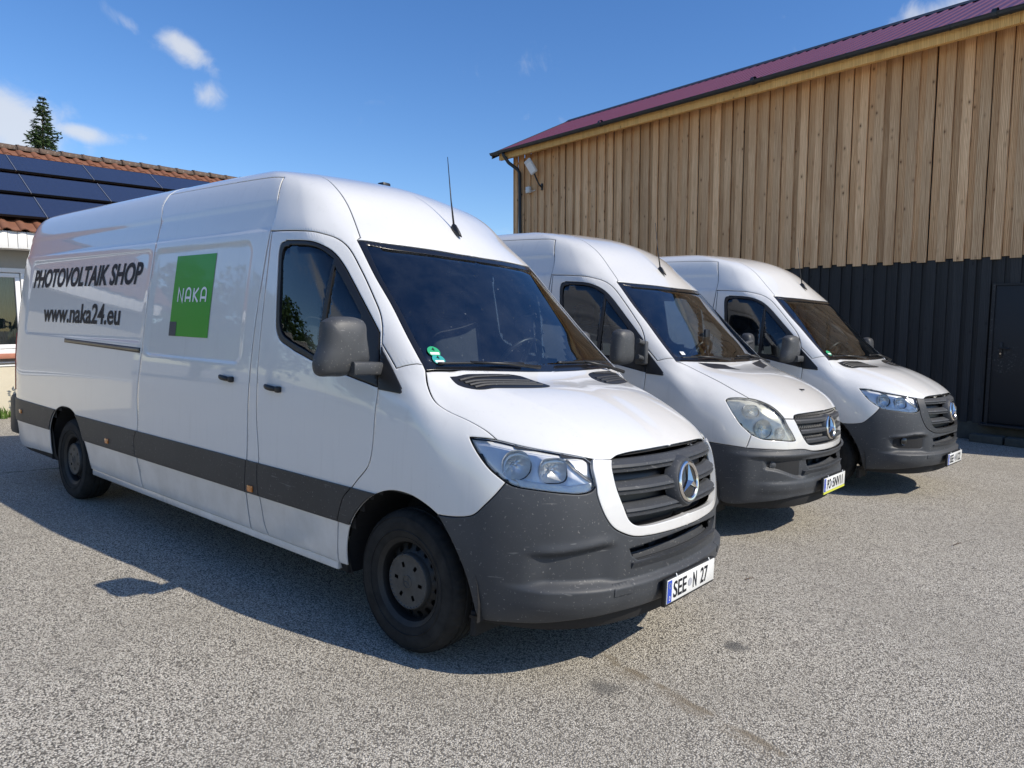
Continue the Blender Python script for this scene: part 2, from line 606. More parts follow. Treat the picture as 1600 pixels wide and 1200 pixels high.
def env_materials():
    t = NT('asphalt')
    co = t.coord()
    v = t.n('ShaderNodeTexVoronoi'); v.inputs['Scale'].default_value = 140; t.l(co, v.inputs['Vector'])
    try: v.inputs['Randomness'].default_value = 1.0
    except Exception: pass
    
    n1 = t.noise(co, 70, 2, .7)
    n2 = t.noise(co, .55, 4, .62)
    n3 = t.noise(co, 6.0, 4, .6)
    vc = t.sep(v.outputs['Color'])
    stone = t.ramp(vc[0], [(0.0, (.09, .080, .066)), (.13, (.25, .225, .185)), (.34, (.52, .475, .395)), (.8, (.63, .58, .485)), (1.0, (.80, .75, .65))])
    gap = t.mrange(v.outputs['Distance'], .46, .80)
    c = t.mix(t.math('MULTIPLY', gap, .92), stone, (.055, .050, .044))
    c = t.mix(t.math('MULTIPLY', t.mrange(n1.outputs[0], .55, .66), .70), c, (.09, .084, .075))
    c = t.mix(t.math('MULTIPLY', t.mrange(n2.outputs[0], .42, .66), .42), c, (.27, .245, .20))
    c = t.mix(t.math('MULTIPLY', t.mrange(n3.outputs[0], .58, .74), .30), c, (.17, .155, .135))
    # paving joint and damp patches (marks on the surface itself)
    s = t.sep(co)
    wob = t.math('MULTIPLY', t.math('SUBTRACT', t.noise(co, 4.5, 2, .6).outputs[0], .5), .10)

    def joint(c, x0, y0, x1, y1, w, col, amt):
        L_ = math.hypot(x1 - x0, y1 - y0); nx, ny = -(y1 - y0) / L_, (x1 - x0) / L_
        tx, ty = (x1 - x0) / L_, (y1 - y0) / L_
        dist = t.math('ADD', t.math('ADD', t.math('MULTIPLY', s[0], nx), t.math('MULTIPLY', s[1], ny)), wob)
        dist = t.math('ABSOLUTE', t.math('SUBTRACT', dist, nx * x0 + ny * y0))
        al = t.math('ADD', t.math('MULTIPLY', s[0], tx), t.math('MULTIPLY', s[1], ty))
        a0 = tx * x0 + ty * y0
        m = t.math('MULTIPLY', t.mrange(dist, w * .3, w, 1, 0, True), t.math('MULTIPLY', t.mrange(al, a0 - .1, a0 + .1), t.mrange(al, a0 + L_ - .2, a0 + L_ + .2, 1, 0)))
        br = t.mrange(n3.outputs[0], .38, .55)
        return t.mix(t.math('MULTIPLY', t.math('MULTIPLY', m, br), amt), c, col)
    for j in JOINTS: c = joint(c, *j)
    for (x, y, r, a) in STAINS:
        dx = t.math('SUBTRACT', s[0], x); dy = t.math('SUBTRACT', s[1], y)
        rr = t.math('SQRT', t.math('ADD', t.math('MULTIPLY', dx, dx), t.math('MULTIPLY', dy, dy)))
        rr = t.math('ADD', rr, t.math('MULTIPLY', t.math('SUBTRACT', n3.outputs[0], .5), r * 1.6))
        c = t.mix(t.math('MULTIPLY', t.mrange(rr, r * .3, r, 1, 0, True), a), c, (.10, .097, .09))
    h = t.math('ADD', t.math('MULTIPLY', t.mrange(v.outputs['Distance'], .2, .8, 1, 0), 1.0), t.math('MULTIPLY', n1.outputs[0], .5))
    t.bsdf(c, .85, spec=.25, normal=t.bump(h, .55, .008))
    MATS['asphalt'] = t.m

    # weathered larch / spruce boards: grain along local z, knots, a different tone for each board
    def wood(name, a, b, knot, rough=.8, dark=0.0):
        t = NT(name)
        co = t.coord()
        oi = t.n('ShaderNodeObjectInfo')
        rnd = oi.outputs['Random']
        off = t.n('ShaderNodeCombineXYZ'); t.l(t.math('MULTIPLY', rnd, 37.0), off.inputs[0]); t.l(t.math('MULTIPLY', rnd, 91.0), off.inputs[2])
        va = t.n('ShaderNodeVectorMath'); va.operation = 'ADD'; t.l(co, va.inputs[0]); t.l(off.outputs[0], va.inputs[1])
        p = va.outputs[0]
        kn = t.n('ShaderNodeTexVoronoi'); kn.inputs['Scale'].default_value = 1.0
        t.l(t.mapping(p, (7.5, 7.5, 4.2)), kn.inputs['Vector'])
        kd = kn.outputs['Distance']
        wv = t.noise(t.mapping(p, (10, 10, .7)), 1.0, 3, .5)
        gr = t.noise(t.mapping(p, (55, 55, 1.6)), 1.0, 5, .65, .4)
        bend = t.n('ShaderNodeVectorMath'); bend.operation = 'SCALE'; t.l(p, bend.inputs[0]); bend.inputs['Scale'].default_value = 1.0
        rings = t.n('ShaderNodeTexWave'); rings.wave_type = 'BANDS'; rings.bands_direction = 'X'
        rings.inputs['Scale'].default_value = 14; rings.inputs['Distortion'].default_value = 9; rings.inputs['Detail'].default_value = 3; rings.inputs['Detail Scale'].default_value = .8
        t.l(t.mapping(p, (1, 1, .10)), rings.inputs['Vector'])
        f = t.math('ADD', t.math('MULTIPLY', gr.outputs[0], .7), t.math('MULTIPLY', rings.outputs['Fac'], .3))
        c = t.mix(t.mrange(f, .36, .66), a, b)
        c = t.mix(t.math('MULTIPLY', t.mrange(wv.outputs[0], .45, .75), .45), c, tuple(x * .72 for x in a))
        if dark > 0:
            zz = t.mrange(t.sep(co)[2], .5, 1.7)
            c = t.mix(t.math('MULTIPLY', zz, dark), c, (.50, .235, .075))
        br = t.mrange(rnd, 0, 1, .80, 1.18)
        cm = t.n('ShaderNodeVectorMath'); cm.operation = 'SCALE'; t.l(c, cm.inputs[0]); t.l(br, cm.inputs['Scale'])
        c = cm.outputs[0]
        kc = t.sep(kn.outputs['Color'])
        has = t.math('GREATER_THAN', kc[0], .55)
        kk = t.math('MULTIPLY', t.mrange(kd, .06, .14, 1, 0, True), has)
        c = t.mix(t.math('MULTIPLY', kk, .9), c, knot)
        halo = t.math('MULTIPLY', t.mrange(kd, .12, .30, 1, 0, True), has)
        c = t.mix(t.math('MULTIPLY', halo, .35), c, tuple((x + y) / 2 for x, y in zip(a, knot)))
        t.bsdf(c, rough, spec=.25, normal=t.bump(f, .25, .004))
        MATS[name] = t.m
    wood('wood_board', (.56, .320, .160), (.88, .61, .355), (.065, .028, .010), dark=.5)
    wood('wood_under', (.47, .260, .122), (.76, .51, .285), (.05, .022, .008), dark=.5)
    wood('wood_beam', (.62, .35, .12), (.82, .52, .20), (.20, .09, .03))
    wood('board_black', (.026, .0270, .0285), (.040, .0415, .043), (.014, .015, .017), .60)

    # painted corrugated roof
    t = NT('roof_maroon')
    co = t.coord()
    c = t.mix(t.noise(co, 3, 5, .6).outputs[0], (.105, .020, .036), (.145, .034, .055))
    t.bsdf(c, .34, spec=.5)
    MATS['roof_maroon'] = t.m
    plain('gutter_grey', (.022, .026, .030), .45, vary=.2)
    plain('ridge_dark', (.02, .02, .024), .5)
    # black steel door, paint rubbed off round the handle and along the edge
    t = NT('door_black')
    co = t.coord()
    n1 = t.noise(co, 30, 6, .75); n2 = t.noise(co, 2.2, 3, .6)
    s = t.sep(co)
    dx = t.math('SUBTRACT', s[0], .20); dz = t.math('SUBTRACT', s[2], 1.03)
    rr = t.math('SQRT', t.math('ADD', t.math('MULTIPLY', dx, dx), t.math('MULTIPLY', dz, dz)))
    m = t.math('MULTIPLY', t.mrange(rr, .08, .30, 1, 0), t.mrange(n1.outputs[0], .54, .66))
    ed = t.math('MULTIPLY', t.mrange(s[0], .0, .07, 1, 0), t.math('MULTIPLY', t.mrange(n1.outputs[0], .56, .66), t.mrange(n2.outputs[0], .42, .6)))
    m = t.math('MAXIMUM', m, ed)
    c = t.mix(t.math('MULTIPLY', m, .55), (.017, .0185, .021), (.20, .205, .20))
    t.bsdf(c, .55, spec=.4)
    MATS['door_black'] = t.m
    plain('block_mossy', (.062, .064, .056), .95, vary=.45, scale=9, bump=.6)
    plain('lamp_pale', (.62, .62, .60), .4)
    # terracotta tiles
    t = NT('tile_clay')
    co = t.coord(); oi = t.n('ShaderNodeObjectInfo')
    n1 = t.noise(co, 9, 6, .65)
    c = t.mix(n1.outputs[0], (.145, .060, .036), (.27, .130, .080))
    c = t.mix(t.math('MULTIPLY', t.mrange(t.noise(co, 26, 4, .7).outputs[0], .58, .70), .5), c, (.12, .085, .065))
    c = t.mix(t.mrange(oi.outputs['Random'], 0, 1, 0, .35), c, (.20, .070, .035))
    t.bsdf(c, .85, spec=.2, normal=t.bump(n1.outputs[0], .3, .006))
    MATS['tile_clay'] = t.m
    t = NT('tile_ridge')
    co = t.coord()
    c = t.mix(t.mrange(t.noise(co, 11, 6, .7).outputs[0], .35, .7), (.055, .042, .036), (.17, .12, .09))
    c = t.mix(t.math('MULTIPLY', t.mrange(t.noise(co, 40, 3, .6).outputs[0], .62, .70), .6), c, (.40, .39, .34))
    t.bsdf(c, .9, spec=.15)
    MATS['tile_ridge'] = t.m
    # solar glass: navy cells with fine lines
    t = NT('solar_cells')
    co = t.coord(); s = t.sep(co)
    fx = t.math('FRACT', t.math('MULTIPLY', s[0], 6.3)); fy = t.math('FRACT', t.math('MULTIPLY', s[1], 6.3))
    ln = t.math('MAXIMUM', t.math('LESS_THAN', fx, .02), t.math('LESS_THAN', fy, .02))
    c = t.mix(t.math('MULTIPLY', ln, .25), (.026, .034, .068), (.07, .08, .12))
    t.bsdf(c, .22, spec=.5, coat=.35, coat_rough=.06)
    MATS['solar_cells'] = t.m
    plain('solar_frame', (.012, .012, .014), .4, .3)
    plain('rail_alu', (.55, .55, .55), .35, .8)
    plain('fascia_white', (.78, .77, .74), .55, vary=.10, scale=7)
    plain('plaster_grey', (.36, .345, .31), .95, vary=.08, scale=14, bump=.25)
    plain('plaster_cream', (.62, .56, .43), .95, vary=.08, scale=14, bump=.25)
    plain('sill_brick', (.40, .17, .11), .85, vary=.25, scale=16)
    plain('frame_white', (.80, .80, .79), .4)
    plain('curtain', (.50, .53, .50), .9, vary=.12, scale=8)
    plain('room_dark', (.02, .02, .02), .9)
    plain('shutter_white', (.74, .74, .73), .5)
    plain('bark', (.10, .065, .04), .95, vary=.3, scale=12, bump=.5)
    for nm, a, b in (('needles', (.018, .045, .016), (.075, .115, .038)), ('leaf_green', (.045, .10, .018), (.16, .24, .05)), ('leaf_dark', (.02, .05, .014), (.07, .12, .03))):
        t = NT(nm)
        co = t.coord()
        c = t.mix(t.mrange(t.noise(co, 5, 3, .7).outputs[0], .3, .7), a, b)
        t.bsdf(c, .75, spec=.2)
        MATS[nm] = t.m
    plain('soil', (.12, .10, .075), .95, vary=.3, scale=10, bump=.5)


TWIGS = [((.82, 1.39, .011), .085, 1.2, 'short dry twig on the sunlit asphalt right of the nearest number plate'), ((1.74, 3.40, .047), .16, 1.3, 'longer dry twig on the asphalt near the right edge of the picture')]
JOINTS = [(.70, -.26, 2.05, -.60, .030, (.20, .165, .115), .8),
          (-5.95, -1.77, -5.85, -0.03, .022, (.030, .045, .020), .9),
          (.80, -.31, 1.9, -.60, .07, (.24, .20, .145), .45)]
STAINS = [(1.17, .33, .085, .8), (.92, -.56, .11, .65), (1.52, .96, .04, .5), (1.62, -1.95, .06, .3), (-.9, -2.1, .05, .25), (.2, -2.05, .05, .25), (1.35, .95, .03, .5)]
env_materials()


def build_ground():
    xs = [-400, -60, -20, -12, -6, 0, 6, 14, 60, 400]
    ys = [-400, -60, -20, -8, -3, .4, .8, 1.2, 3, 6, 9, 12, 14.8, 20, 60, 400]
    m = MB()
    m.add([(x, y, g_ground(y)) for y in ys for x in xs], [(j * len(xs) + i, j * len(xs) + i + 1, (j + 1) * len(xs) + i + 1, (j + 1) * len(xs) + i) for j in range(len(ys) - 1) for i in range(len(xs) - 1)])
    o = m.obj('ground', 'asphalt')
    tag(o, 'pale coarse asphalt yard with a patched joint', kind='structure')


build_ground()


def frame(X, Y, Z, O):
    m = Matrix.Identity(4)
    for i in range(3):
        m[i][0], m[i][1], m[i][2], m[i][3] = X[i], Y[i], Z[i], O[i]
    return m


UP = Vector((-.01019811, -.04948928, .99872259))
BARN_D = Vector((-.98242592, .18665128, -.00078265))
BARN_N = Vector((.18637412, .98117894, .05052304))
BARN = frame(-BARN_D, BARN_N, UP, (1.10448, 10.6, .47483))
H_D = Vector((.05503606, .99723282, .04997744))
H_N = Vector((.99843229, -.05547543, .00744619))
HOUSE = frame(H_D, -H_N, UP, (-10.8142, .2732, 0.0))


# ------------------------------------------------------------------ barn
def build_barn():
    rnd = random.Random(3)
    b = empty('barn', 'long barn of pale upper boards over black boards with maroon metal roof', 'barn', BARN)
    XL, XR = -12.07, 3.6
    split, top = 2.64, 6.22
    # structural core behind the boards
    m = MB(); m.box(((XL + XR) / 2 + .05, 2.65, 2.9), (XR - XL - .16, 5.1, 6.3))
    wall = m.obj('wall', 'board_black', b)
    # upper cladding: wide under boards and narrower cover boards over their joints
    LB = top - split
    under = [MB().box((0, 0, q), (.132, .022, LB - .04)).mesh('board', 'wood_under') for q in (.0, .006, -.008)]
    covs = [MB().box((0, 0, q), (w, .034, LB)).mesh('board', 'wood_board') for w, q in ((.140, 0), (.150, .010), (.162, -.012), (.145, -.006), (.156, .004))]
    x = XL + .08
    while x < XR:
        link('board', rnd.choice(under), b, loc=(x + .148, .046, (split + top) / 2 + .02))
        link('board', rnd.choice(covs), b, loc=(x + rnd.uniform(-.010, .010), .014 + rnd.uniform(-.003, .003), (split + top) / 2), rot=(0, rnd.uniform(-.002, .002), 0))
        x += .279 + rnd.uniform(-.012, .012)
    # corner board
    MB().box((XL + .012, .03, (split + top) / 2), (.03, .10, top - split)).obj('corner_board', 'wood_under', b)
    # lower black boards, left out where the door stands and where nothing of the wall is in view
    def bb(w, th, lo, hi): return MB().box((0, 0, (lo + hi) / 2), (w, th, hi - lo)).mesh('black_board', 'board_black')
    full = (-.02, split + .03); short = (2.25, split + .03)
    kinds = {n: (bb(.18, .020, *r), bb(.105, .024, *r), bb(.145, .024, *r)) for n, r in (('full', full), ('short', short))}
    x = -6.3; k = 0
    while x < XR:
        for dx, i, y in ((.105, 0, .068), (0, 1 if k % 2 else 2, .042)):
            xx = x + dx
            link('black_board', kinds['short' if -.06 < xx < 1.06 else 'full'][i], b, loc=(xx, y, 0))
        x += .205 + rnd.uniform(-.01, .01); k += 1
    # plinth below the boards
    MB().box(((XL + XR) / 2, .09, -.20), (XR - XL, .10, .40)).obj('plinth', 'block_mossy', b)
    # steel door
    d = MB().box((.505, .034, 1.115), (.98, .05, 2.20), bev=.004).obj('door', 'door_black', b, angle=40)
    m = MB(); m.box((.135, -.002, 1.19), (.045, .012, .24), bev=.004)
    m.tube([(.135, -.005, 1.225), (.135, -.055, 1.225), (.145, -.060, 1.225), (.27, -.058, 1.222)], .011, 8)
    m.obj('door_handle', 'plastic_black', d, angle=40)
    MB().tube([(.135, -.008, 1.135), (.135, -.012, 1.135)], .012, 10).obj('lock_cylinder', 'chrome', d)
    m = MB(); m.box((-.012, .030, 1.13), (.05, .07, 2.26)); m.box((1.02, .030, 1.13), (.05, .07, 2.26)); m.box((.505, .030, 2.235), (.985, .07, .03))
    m.obj('door_frame', 'door_black', b)
    MB().box((.505, -.05, -.012), (1.15, .22, .030), bev=.006).obj('door_sill', 'door_black', b, angle=40)
    # eaves: wall plate beam, gutter with brackets, roof
    ev = -.34
    segs = [(-12.35, -8.1), (-8.1, -3.9), (-3.9, .2), (.2, 3.9)]
    for i, (a, c) in enumerate(segs):
        MB().box(((a + c) / 2, -.27 + .012 * (i % 2), 6.215), (c - a, .10, .235 - .006 * (i % 2)), bev=.008).obj('eaves_beam', 'wood_beam', b, rot=None)
    pit = math.atan((7.72 - 6.33) / (2.6 + .40))
    def rz(y): return 6.33 + (y - ev) * math.tan(pit)
    # ribbed sheets
    a0, a1 = -12.55, 4.0
    period = .207
    def sheet(front):
        m = MB()
        xs = []
        n = int((a1 - a0) / period)
        for i in range(n):
            x0 = a0 + i * period
            xs += [(x0, 0), (x0 + .10, 0), (x0 + .118, .020), (x0 + .168, .020), (x0 + .186, 0)]
        xs.append((a0 + n * period, 0))
        for x_, h in xs:
            if front: m.v += [(x_, ev - .06, rz(ev - .06) + h), (x_, 2.6, rz(2.6) + h)]
            else: m.v += [(x_, 2.6, rz(2.6) + h), (x_, 5.6, rz(ev - .06) + h)]
        for i in range(len(xs) - 1): m.f.append((2 * i, 2 * i + 2, 2 * i + 3, 2 * i + 1))
        k = len(m.v)
        m.v += [(p[0], p[1], p[2] - .012 - (.0)) for p in m.v[:]]
        for i in range(len(xs) - 1): m.f.append((k + 2 * i, k + 2 * i + 1, k + 2 * i + 3, k + 2 * i + 2)); m.f.append((2 * i, k + 2 * i, k + 2 * i + 2, 2 * i + 2))
        return m
    sheet(True).obj('roof', 'roof_maroon', b, angle=25)
    sheet(False).obj('roof', 'roof_maroon', b, angle=25)
    m = MB()
    m.loft([[(x, 2.42, rz(2.42) + .024), (x, 2.6, rz(2.6) + .055), (x, 2.78, rz(2.42) + .024), (x, 2.6, rz(2.6) + .02)] for x in (a0 - .02, a1)], True, True, True)
    m.obj('ridge_cap', 'ridge_dark', b)
    # verge trim and soffit boards
    m = MB(); m.loft([[(a0 - .02, y, rz(y) + .03), (a0 + .03, y, rz(y) + .03), (a0 + .03, y, rz(y) - .14), (a0 - .02, y, rz(y) - .14)] for y in (ev - .07, 2.6)], True, True, True)
    m.obj('verge_trim', 'ridge_dark', b)
    m = MB()
    m.loft([[(x, ev + .02, rz(ev + .02) - .03), (x, .06, rz(.06) - .03), (x, .06, rz(.06) - .055), (x, ev + .02, rz(ev + .02) - .055)] for x in (a0 + .05, a1)], True, True, True)
    m.obj('soffit', 'wood_beam', b)
    # gable above the side wall
    m = MB(); m.add([(XL + .02, .06, 6.0), (XL + .02, 5.2, 6.0), (XL + .02, 2.6, 7.62), (XL + .06, .06, 6.0), (XL + .06, 5.2, 6.0), (XL + .06, 2.6, 7.62)], [(0, 2, 1), (3, 4, 5), (0, 1, 4, 3), (1, 2, 5, 4), (2, 0, 3, 5)])
    m.obj('gable', 'wood_under', b)
    # half-round gutter
    gy, gz, gr = ev - .085, 6.30, .066
    m = MB()
    rings = []
    for x in (a0 - .02, a1):
        o_ = [(x, gy + gr * math.cos(t), gz + gr * math.sin(t)) for t in np.linspace(math.pi, 2 * math.pi, 11)]
        i_ = [(x, gy + (gr - .006) * math.cos(t), gz + (gr - .006) * math.sin(t)) for t in np.linspace(2 * math.pi, math.pi, 11)]
        rings.append(o_ + i_)
    m.loft(rings, True, True, True)
    m.tube([(a0 - .02, gy - gr, gz), (a1, gy - gr, gz)], .010, 8)
    gut = m.obj('gutter', 'gutter_grey', b, angle=40)
    br = MB()
    for t0 in np.linspace(math.pi * .98, 2 * math.pi * 1.0, 9)[:-1]:
        pass
    rings = [[(dx, (gr + .006) * math.cos(t), (gr + .006) * math.sin(t)) for dx in (-.012, .012)] for t in np.linspace(math.pi * .95, 2 * math.pi, 10)]
    br.loft(rings, False); br.box((0, .10, .02), (.024, .10, .012))
    bme = br.mesh('gutter_bracket', 'gutter_grey')
    jm = MB().lathe([(gr + .010, -.035), (gr + .010, .035)], 24, axis='x').mesh('gutter_joint', 'gutter_grey', True)
    x = a0 + .35; k = 0
    while x < a1:
        link('gutter_bracket', bme, gut, loc=(x, gy, gz)); x += .82; k += 1
    for x in (-8.3, -4.2, -.1): link('gutter_joint', jm, gut, loc=(x, gy, gz))
    # downpipe with swan neck
    MB().tube([(-12.02, gy, gz - gr), (-12.02, gy, gz - .12), (-11.96, gy + .14, gz - .32), (-11.80, -.10, gz - .50), (-11.72, -.075, gz - .62), (-11.70, -.075, 3.2), (-11.70, -.075, -.2)], .048, 12).obj('downpipe', 'gutter_grey', b, smooth=True)
    clip = MB().lathe([(.056, -.015), (.056, .015)], 16, axis='z').mesh('pipe_clip', 'gutter_grey', True)
    for z in (5.1, 3.5): link('pipe_clip', clip, b, loc=(-11.70, -.075, z))
    # floodlight and junction box fixed to the boards
    fl = empty('floodlight', 'white floodlight on a black arm, high on the barn boards beside the downpipe', 'floodlight', BARN @ Matrix.Translation((-10.85, -.01, 5.30)))
    m = MB(); m.tube([(0, -.01, -.12), (0, -.10, -.06), (-.03, -.16, .06), (-.10, -.20, .24)], .022, 8); m.box((0, -.01, -.10), (.07, .03, .18), bev=.006)
    m.obj('arm', 'plastic_black', fl, angle=40)
    R = Matrix.Rotation(math.radians(-22), 3, 'Y') @ Matrix.Rotation(math.radians(22), 3, 'X')
    m = MB(); m.box((-.20, -.24, .44), (.25, .07, .42), R, bev=.03)
    m.obj('lamp_body', 'lamp_pale', fl, angle=40)
    m = MB(); m.box(Vector((-.20, -.24, .44)) + R @ Vector((0, -.037, -.03)), (.20, .006, .28), R, bev=.002)
    m.obj('lamp_glass', 'frame_white', fl)
    jb = empty('junction_box', 'small grey junction box beside the barn downpipe', 'box', BARN @ Matrix.Translation((-11.36, -.02, 5.18)))
    MB().box((0, -.045, 0), (.15, .09, .17), bev=.012).obj('casing', 'lamp_pale', jb, angle=40)
    MB().tube([(.08, -.03, -.03), (.16, -.02, -.05), (.24, -.01, -.03)], .012, 6).obj('cable', 'lamp_pale', jb)
    # loose concrete kerb blocks stacked as steps below the door
    bl = [(.055, -.27, -.405, 'left block of the lower row, below the barn door'), (.535, -.265, -.405, 'second block of the lower row, below the barn door'), (1.02, -.27, -.405, 'third block of the lower row, below the barn door'),
          (.075, -.155, -.245, 'left block of the upper row, below the barn door'), (.575, -.15, -.245, 'second block of the upper row, below the barn door'), (1.06, -.15, -.245, 'third block of the upper row, below the barn door')]
    me = MB().box((0, 0, 0), (.465, .22, .155), bev=.014).mesh('concrete_block', 'block_mossy', angle=40)
    for x, y, z, lb in bl:
        o = link('concrete_block', me); o.matrix_world = BARN @ Matrix.Translation((x, y, z)) @ Matrix.Rotation(rnd.uniform(-.02, .02), 4, 'Z')
        tag(o, 'dark concrete kerb block, ' + lb, 'block', 'concrete blocks stacked as a step')


build_barn()


# ------------------------------------------------------------------ house with solar panels
def build_house():
    rnd = random.Random(11)
    h = empty('house', 'low house with clay tiled roof, white eaves boards and cream base', 'house', HOUSE)
    XL, XR, D = -4.6, 6.2, 6.0
    pit = math.radians(30)
    cs, sn = math.cos(pit), math.sin(pit)
    E0 = Vector((0, -.45, 2.86))
    def rp(x, s, lift=0.0):
        return Vector((x, E0.y + s * cs - lift * sn, E0.z + s * sn + lift * cs))
    RIDGE = 3.58
    # walls: grey upper band, cream below the string course, window opening left free
    wx0, wx1, wz0, wz1 = -1.15, .44, .98, 2.33
    up = MB(); lo = MB()
    for m, z0, z1 in ((up, .80, 2.95),):
        for a, c, e, f in ((XL, wx0, z0, z1), (wx1, XR, z0, z1), (wx0, wx1, wz1, z1), (wx0, wx1, z0, wz0 - .06)):
            m.box(((a + c) / 2, .20, (e + f) / 2), (c - a, .30, f - e))
    lo.box(((XL + XR) / 2, .195, .36), (XR - XL, .34, .86))
    up.box(((XL + XR) / 2, D - .2, 1.5), (XR - XL, .3, 2.9)); up.box((XL + .15, D / 2, 1.5), (.3, D - .7, 2.9)); up.box((XR - .15, D / 2, 1.5), (.3, D - .7, 2.9))
    w = up.obj('wall', 'plaster_grey', h)
    lo.obj('wall_base', 'plaster_cream', h)
    for z in (.795, .845):
        MB().box(((XL + XR) / 2, .022, z), (XR - XL, .03, .022), bev=.004).obj('string_course', 'frame_white', h)
    # window: outer frame, sash, pane, curtain, sill
    fr = MB()
    for a, c, e, f in ((wx0, wx1, wz1 - .07, wz1), (wx0, wx1, wz0, wz0 + .07), (wx0, wx0 + .07, wz0 + .07, wz1 - .07), (wx1 - .07, wx1, wz0 + .07, wz1 - .07)):
        fr.box(((a + c) / 2, .10, (e + f) / 2), (c - a, .12, f - e), bev=.006)
    win = fr.obj('window', 'frame_white', h, angle=40)
    sa = MB()
    a0, a1, b0, b1 = wx0 + .08, wx1 - .08, wz0 + .08, wz1 - .08
    for sx0, sx1 in ((a0, (a0 + a1) / 2 - .01), ((a0 + a1) / 2 + .01, a1)):
        sa = MB()
        for a, c, e, f in ((sx0, sx1, b1 - .065, b1), (sx0, sx1, b0, b0 + .065), (sx0, sx0 + .065, b0 + .065, b1 - .065), (sx1 - .065, sx1, b0 + .065, b1 - .065)):
            sa.box(((a + c) / 2, .105, (e + f) / 2), (c - a, .07, f - e), bev=.006)
        sa.obj('sash', 'frame_white', win, angle=40)
        MB().box(((sx0 + sx1) / 2, .115, (b0 + b1) / 2), (sx1 - sx0 - .12, .008, b1 - b0 - .12)).obj('pane', 'glass_house', win)
    cm = MB()
    for k in range(2):
        x0, x1 = (a1 - .30, a1 - .02) if k == 0 else (a0 + .02, a0 + .24)
        n = 40
        cm.loft([[(x0 + (x1 - x0) * i / n, .22 + .022 * math.sin(i * 1.1) + .01 * math.sin(i * .37), z) for i in range(n + 1)] for z in (b0 - .02, b1 + .02)], False)
    cm.obj('curtain', 'curtain', win, smooth=True)
    MB().box(((wx0 + wx1) / 2, .95, 1.6), (wx1 - wx0 + 1.0, .02, 2.2)).obj('room', 'room_dark', h)
    MB().box(((wx0 + wx1) / 2, .04, wz0 - .035), (wx1 - wx0 + .10, .24, .075), bev=.010).obj('window_sill', 'sill_brick', win, angle=40)
    # eaves: boarded fascia with a scalloped lower shadow edge, each board a piece
    bm_ = [MB().box((0, 0, 0), (.118, .022, z), bev=.003).mesh('fascia_board', 'fascia_white', angle=40) for z in (.255, .262)]
    x = XL + .06
    while x < XR:
        link('fascia_board', rnd.choice(bm_), h, loc=(x, -.42 + rnd.uniform(-.002, .002), 2.735)); x += .1245
    MB().box(((XL + XR) / 2, -.20, 2.62), (XR - XL, .44, .02)).obj('soffit', 'fascia_white', h)
    # roof deck under the tiles
    m = MB()
    m.loft([[rp(x, .02, -.05), rp(x, RIDGE, -.05), rp(x, RIDGE, -.12), rp(x, .02, -.12)] for x in (XL - .25, XR + .25)], True, True, True)
    m.loft([[(x, 2 * (E0.y + RIDGE * cs) - rp(x, s, l).y, rp(x, s, l).z) for s, l in ((.02, -.0), (RIDGE, -.0), (RIDGE, -.07), (.02, -.07))] for x in (XL - .25, XR + .25)], True, True, True)
    roof = m.obj('roof', 'tile_clay', h)
    # interlocking clay tiles, one object each: eaves course and the three courses under the ridge
    TW, TL = .235, .345
    def tile_mesh():
        t = MB()
        pr = [(0, .0), (.025, .030), (.065, .042), (.105, .030), (.135, .006), (.185, .0), (TW + .02, .004)]
        rings = []
        for s, l in ((-.02, .030), (TL * .5, .022), (TL + .02, .008)):
            top = [rp(px, s, l + pz) - E0 for px, pz in pr]
            bot = [rp(px, s, l + pz - .016) - E0 for px, pz in reversed(pr)]
            rings.append(top + bot)
        t.loft(rings, True, True, True)
        return t.mesh('roof_tile', 'tile_clay', angle=40)
    tm = tile_mesh()
    sl = Vector((0, cs, sn))
    for s in (0.0, RIDGE - .32, RIDGE - .32 - TL, RIDGE - .32 - 2 * TL):
        x = -1.6
        while x < XR + .1:
            o = link('roof_tile', tm, h, loc=E0 + sl * s + Vector((x, 0, 0)) + Vector((0, -sn, cs)) * rnd.uniform(-.002, .004), rot=(0, 0, rnd.uniform(-.012, .012)))
            x += TW
    # remaining tiles left of the picture, joined
    rest = MB()
    tv = [v.co.copy() for v in tm.vertices]; tf = [tuple(p.vertices) for p in tm.polygons]
    s = 0.0
    while s < RIDGE - .3:
        x = XL - .2
        while x < -1.65 or (s > .3 and s < RIDGE - 1.1 and x < -.55):
            rest.add([v + E0 + sl * s + Vector((x, 0, 0)) for v in tv], tf); x += TW
        s += TL
    tag(rest.obj('roof_tiles', 'tile_clay', roof), kind='stuff')
    # ridge tiles
    rm = MB()
    rings = []
    for x, r in ((-.02, .125), (.02, .130), (.04, .118), (.40, .105)):
        rings.append([(x, r * math.cos(t), r * .8 * math.sin(t)) for t in np.linspace(-.15, math.pi + .15, 11)])
    rm.loft(rings, False)
    rme = rm.mesh('ridge_tile', 'tile_ridge', angle=40)
    top = rp(0, RIDGE, .0)
    x = XL - .2
    while x < XR + .2:
        link('ridge_tile', rme, h, loc=(x, top.y, top.z + .015 + rnd.uniform(-.006, .006)), rot=(rnd.uniform(-.03, .03), rnd.uniform(-.01, .01), rnd.uniform(-.02, .02))); x += .365
    # solar panels in three rows on rails
    rows = [(.28, 1.07, 'bottom'), (1.23, 2.02, 'middle'), (2.19, 2.90, 'top')]
    cols = [-.51, .71, 1.93, 3.15, 4.37]
    ordn = {0: 'first', 1: 'second', 2: 'third', 3: 'fourth', 4: 'fifth', 5: 'sixth'}
